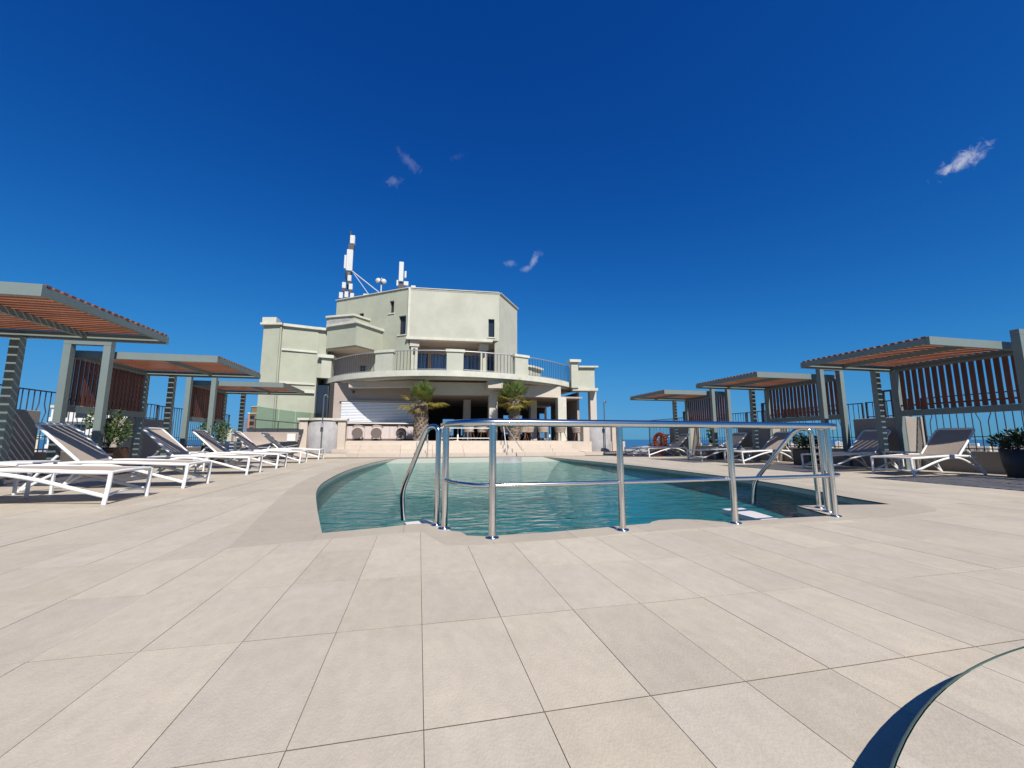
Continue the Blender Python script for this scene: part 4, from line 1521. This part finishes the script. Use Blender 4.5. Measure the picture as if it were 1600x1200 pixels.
# ------------------------------------------------------------------ palms
def palm(label, x, y, z, h, rad, seed):
    rnd = random.Random(seed)
    t = thing('palm_tree', label, 'palm tree', (x, y, z))
    prof = []
    tr = MB()
    n, m = 26, 20
    rings = []
    for i in range(n + 1):
        u = i / n
        r = rad * (1.12 - .28 * u + .10 * math.sin(u * 2.6))
        if u > .8:
            r *= 1 + (u - .8) * .5
        rings.append([((r + rnd.uniform(-.016, .03)) * math.cos(2 * math.pi * k / m + u), (r + rnd.uniform(-.016, .03)) * math.sin(2 * math.pi * k / m + u), u * h) for k in range(m)])
    vs = [p for r_ in rings for p in r_]
    tr.add(vs, [(i * m + k, i * m + (k + 1) % m, (i + 1) * m + (k + 1) % m, (i + 1) * m + k) for i in range(n) for k in range(m)])
    tr.build('trunk', M['trunk'], t)
    boots = MB()
    for i in range(150):
        u = (i / 150) ** .9
        a = i * 2.399
        r = rad * (1.10 - .26 * u + .1 * math.sin(u * 2.6))
        zz = u * h * .99
        d = Vector((math.cos(a), math.sin(a), 0))
        s = Vector((-math.sin(a), math.cos(a), 0))
        L = rnd.uniform(.07, .15)
        w = rnd.uniform(.04, .075)
        lift = rnd.uniform(.04, .10)
        p = d * (r - .01) + Vector((0, 0, zz))
        tip = p + d * lift + Vector((0, 0, L))
        boots.add([p - s * w, p + s * w, tip + s * w * .5, tip - s * w * .5, p - s * w + Vector((0, 0, L * .5)) - d * .02, p + s * w + Vector((0, 0, L * .5)) - d * .02],
                  [(0, 1, 2, 3), (4, 3, 2, 5), (0, 3, 4), (1, 5, 2)])
    boots.build('leaf_base', M['trunk_dark'], t)

    def frond(kind, az, el, L):
        """fan leaf: petiole and a fan of long narrow leaflets, in local space, +x out."""
        mb = MB()
        droop = {'frond': .10, 'frond_yellow': .35, 'frond_dry': .7}[kind]
        pl_ = L * .48
        pet = [Vector((pl_ * s, 0, -droop * .25 * pl_ * s * s)) for s in (0, .35, .7, 1)]
        mb.tube(pet, [.018, .013, .010, .007], 5)
        o = pet[-1]
        nl_ = 24
        for k in range(nl_):
            f = (k + .5) / nl_ * 2 - 1
            th = f * R(112) + rnd.uniform(-.05, .05)
            ll_ = L * .56 * (1 - .28 * abs(f)) * rnd.uniform(.85, 1.08)
            d = Vector((math.cos(th), math.sin(th), .35 * (1 - abs(f)) - .05 + rnd.uniform(-.08, .08))).normalized()
            s = d.cross(Vector((0, 0, 1))).normalized()
            w = .022
            mid = o + d * ll_ * .5
            mid.z -= droop * ll_ * .12
            tip = o + d * ll_
            tip.z -= droop * ll_ * .75 + ll_ * .05
            up = Vector((0, 0, .012))
            mb.add([o, mid - s * w + up, mid + s * w + up, mid, tip, mid], [(0, 3, 1), (0, 2, 3), (3, 4, 1), (3, 2, 4)])
        ob = mb.build('frond', M[kind], t)
        ob.location = (math.cos(az) * .06, math.sin(az) * .06, h * .97 + rnd.uniform(-.06, .08))
        ob.rotation_euler = (rnd.uniform(-.25, .25), -el, az)
    k = 0
    for lev, (cnt, el, kind, L) in enumerate(((6, 78, 'frond', .95), (7, 58, 'frond', .98), (7, 36, 'frond', .92), (6, 6, 'frond_yellow', 1.05), (5, -20, 'frond_yellow', .9), (8, -48, 'frond_dry', .62))):
        for i in range(cnt):
            frond(kind if rnd.random() < .85 else 'frond_yellow' if kind != 'frond' else 'frond', 2 * math.pi * (i + .5 * (lev % 2)) / cnt + rnd.uniform(-.4, .4), R(el + rnd.uniform(-19, 17)), L * rnd.uniform(.72, 1.15))
    return t


palm('fan palm with thick shaggy trunk at the right end of the bar', .07, 18.05, .612, 1.72, .255, 21)
palm('fan palm with shorter ragged crown right of the central column', 4.17, 18.05, .612, 1.88, .215, 37)
# tree pit collars
for lab, x in (('low stone collar around the trunk of the left palm', .07), ('low stone collar around the trunk of the right palm', 4.17)):
    pass

# ------------------------------------------------------------------ antennas on the tower roof
rz = ZT - .06
mast = thing('antenna_mast', 'tall antenna mast with white panels and radio boxes at left of roof', 'antenna', (-4.25, 24.15, rz))
MB().tube([(0, 0, 0), (0, 0, 3.75)], .05, 8).build('pole', M['antenna_dark'], mast)
MB().box(-.12, .22, -.22, -.08, 1.62, 2.72).build('panel_antenna', M['antenna'], mast, bevel=.02)
MB().box(-.26, -.14, -.12, .05, 1.75, 2.45).build('panel_antenna', M['antenna'], mast, bevel=.02)
MB().box(.0, .26, -.16, .12, 3.06, 3.50).build('panel_antenna', M['antenna'], mast, bevel=.02)
MB().box(-.06, .24, -.16, .1, 2.735, 3.045).build('bracket', M['antenna_dark'], mast)
mast.scale = (1, 1, 1.17)
MB().lathe([(.05, 1.02), (.17, 1.30), (.20, 1.58), (.05, 1.6)], n=10).build('bracket', M['antenna_dark'], mast)
for (x, z) in ((-.17, .60), (.19, .55), (-.30, .08), (-.01, .14), (.29, .08), (.10, .98)):
    MB().box(x - .10, x + .10, -.26, -.08, z + .10, z + .40).build('radio_box', M['antenna'], mast, bevel=.015)
    MB().box(x - .09, x + .09, -.25, -.08, z - .08, z + .095).build('cable_bundle', M['antenna_dark'], mast)
for i, (x1, y1, lab) in enumerate(((2.35, -1.30, 0), (1.55, -.75, 0))):
    MB().tube([(.2, -.1, 1.65), (x1, y1, -.02)], .018 if i else .026, 6).build('stay', M['antenna'], mast)
dish = thing('antenna_dish', 'pair of small white round dishes on a short roof pole', 'antenna', (-2.25, 22.5, rz))
MB().tube([(0, 0, 0), (0, 0, 1.05)], .035, 8).build('pole', M['antenna'], dish)
for x, z in ((-.17, .86), (.13, .84)):
    MB().lathe([(0, -.05), (.12, -.03), (.15, 0), (.13, .05), (0, .08)], n=16).build('dish', M['antenna'], dish, (x, -.08, z)).rotation_euler = (R(80), 0, R(20 if x > 0 else -20))
MB().box(-.06, .06, -.06, .06, .72, .98).build('bracket', M['antenna_dark'], dish)
m2 = thing('antenna_mast', 'slim white panel antenna at the front corner of the roof', 'antenna', (-1.18, 22.0, rz))
MB().tube([(0, 0, 0), (0, 0, 1.3)], .05, 8).build('pole', M['antenna_dark'], m2)
MB().box(-.14, .16, -.1, .06, .04, .58).build('cable_bundle', M['antenna_dark'], m2)
m2.scale = (1, 1, 1.12)
MB().box(-.13, .11, -.2, -.06, .62, 1.60).build('panel_antenna', M['antenna'], m2, bevel=.02)
MB().box(.16, .26, -.1, .02, .85, 1.18).build('panel_antenna', M['antenna'], m2, bevel=.01)
MB().box(-.24, -.14, -.1, .04, .42, .70).box(.14, .38, -.12, .06, .46, .66).build('radio_box', M['antenna'], m2, bevel=.01)
for x in (-.2, .25):
    MB().tube([(x, 0, 0), (x * .4, -.03, .5)], .045, 6).build('strut', M['antenna_dark'], m2)
hv = thing('roof_hood', 'small white vent hoods on the front corner of the roof', 'vent', (-.62, 21.5, ZT + .04))
MB().box(-.02, .22, -.15, .15, 0, .24).build('hood', M['antenna'], hv, bevel=.02)
MB().box(-.22, -.05, -.12, .12, 0, .15).build('hood', M['antenna'], hv, bevel=.02)
cn = thing('roof_bracket', 'small white stay anchor on the left roof edge', 'bracket', (-2.95, 22.85, ZT))
MB().prism([(-.25, -.1), (.2, -.12), (.28, .1), (-.2, .12)], 0, .12).build('plate', M['antenna'], cn, bevel=.02)

# ------------------------------------------------------------------ buildings beyond the roof
rndb = random.Random(5)


def far_building(label, cx, cy, w, d, top, mw, floors, bays, group=None, name='apartment_building', slab=False, cat='building'):
    t = thing(name, label, cat, (cx, cy, 0), math.atan2(-cx, cy), group)
    MB().box(-w / 2, w / 2, -d / 2, d / 2, GZ + 1.4, top).build('wall', mw, t)
    MB().box(-w / 2 - .3, w / 2 + .3, -d / 2 - .3, d / 2 + .3, top + .01, top + .6).build('roof', M['render_trim'], t)
    fh = 3.1
    wme = MB().box(-w / bays * .3, w / bays * .3, -.12, -.0, 0, 1.9).mesh('window', M['dark_pane'])
    for f in range(floors):
        z = top - (f + 1) * fh + .5
        for b in range(bays):
            inst('window', wme, t, (-w / 2 + w * (b + .5) / bays, -d / 2 - .02, z))
        if slab:
            MB().box(-w / 2 - .2, w / 2 + .2, -d / 2 - 1.3, -d / 2 - .15, z - .55, z - .35).build('balcony', M['white_box'], t)
            MB().box(-w / 2 - .2, w / 2 + .2, -d / 2 - 1.3, -d / 2 - 1.2, z - .349, z + .35).build('balcony_front', M['white_box'], t)
    return t


white_wall = mat('far_white_wall', (0.62, 0.60, 0.56), 0.85, var=0.08, vscale=0.3)
brick_wall = mat('far_brick_wall', (0.36, 0.15, 0.085), 0.85, var=0.12, vscale=0.3)
grey_wall = mat('far_grey_wall', (0.10, 0.13, 0.18), 0.7, var=0.1, vscale=0.3)
cream_wall = mat('far_cream_wall', (0.56, 0.49, 0.38), 0.9, var=0.1, vscale=0.05)
far_building('white apartment block with stacked balconies behind the middle left pergola', -82, 126, 13, 14, 8.0, white_wall, 6, 4, slab=True)
far_building('pale low apartment block left of the balcony block', -92, 118, 9, 12, 1.0, cream_wall, 4, 3)
far_building('white rooftop house beyond the far left railing', -74, 131, 16, 14, -1.5, white_wall, 3, 5)
tb = far_building('tall orange brick tower beyond the left railing next to wing', -82.5, 236, 6.6, 8, 13.5, brick_wall, 12, 2, name='brick_tower', cat='tower')
MB().box(-4.6, -3.35, -3, 5, GZ + 1.4, 11.5).box(3.35, 5.2, -3, 5, GZ + 1.4, 12.0).build('side_block', grey_wall, tb)
MB().box(-2.0, 2.2, -3, 3, 14.11, 17.0).build('roof_house', brick_wall, tb)
MB().box(-2.5, 2.7, -3.4, 3.4, 17.01, 17.6).build('roof_cap', M['render_trim'], tb)
MB().tube([(.4, 0, 17.6), (.4, 0, 23)], .18, 6).build('antenna_pole', M['antenna'], tb)

town_cells = []
tn = 0
for k in range(110):
    b = R(rndb.uniform(34, 66)) if k < 80 else R(rndb.uniform(-42, -12))
    dist = 700 + 1900 * rndb.random() ** 1.3 if k < 80 else rndb.uniform(300, 1000)
    x, y = math.sin(b) * dist, math.cos(b) * dist
    w, d, hgt = rndb.uniform(14, 42), rndb.uniform(12, 24), rndb.uniform(8, 30)
    t = thing('town_house', 'small pale flat roofed town house far below the right railing' if k < 80 else 'small pale flat roofed town house far below the left railing', 'house',
              (x, y, GZ + 1.4), rndb.uniform(-.4, .4) - b, 'town houses below the right railing' if k < 80 else 'town houses below the left railing')
    mb = MB().box(-w / 2, w / 2, -d / 2, d / 2, 0, hgt)
    if rndb.random() < .6:
        mb.box(-w * .3, w * .1, -d * .3, d * .2, hgt + .01, hgt + rndb.uniform(2, 4))
    mb.build('wall', rndb.choice([white_wall, cream_wall, white_wall]), t)
    win = MB()
    nf, nb2 = max(1, int(hgt / 3.3)), max(2, int(w / 5))
    for f in range(nf):
        for q in range(nb2):
            cx = -w / 2 + w * (q + .5) / nb2
            win.box(cx - .8, cx + .8, -d / 2 - .06, -d / 2 - .005, .9 + f * 3.2, 2.6 + f * 3.2)
    win.build('window', M['dark_pane'], t)
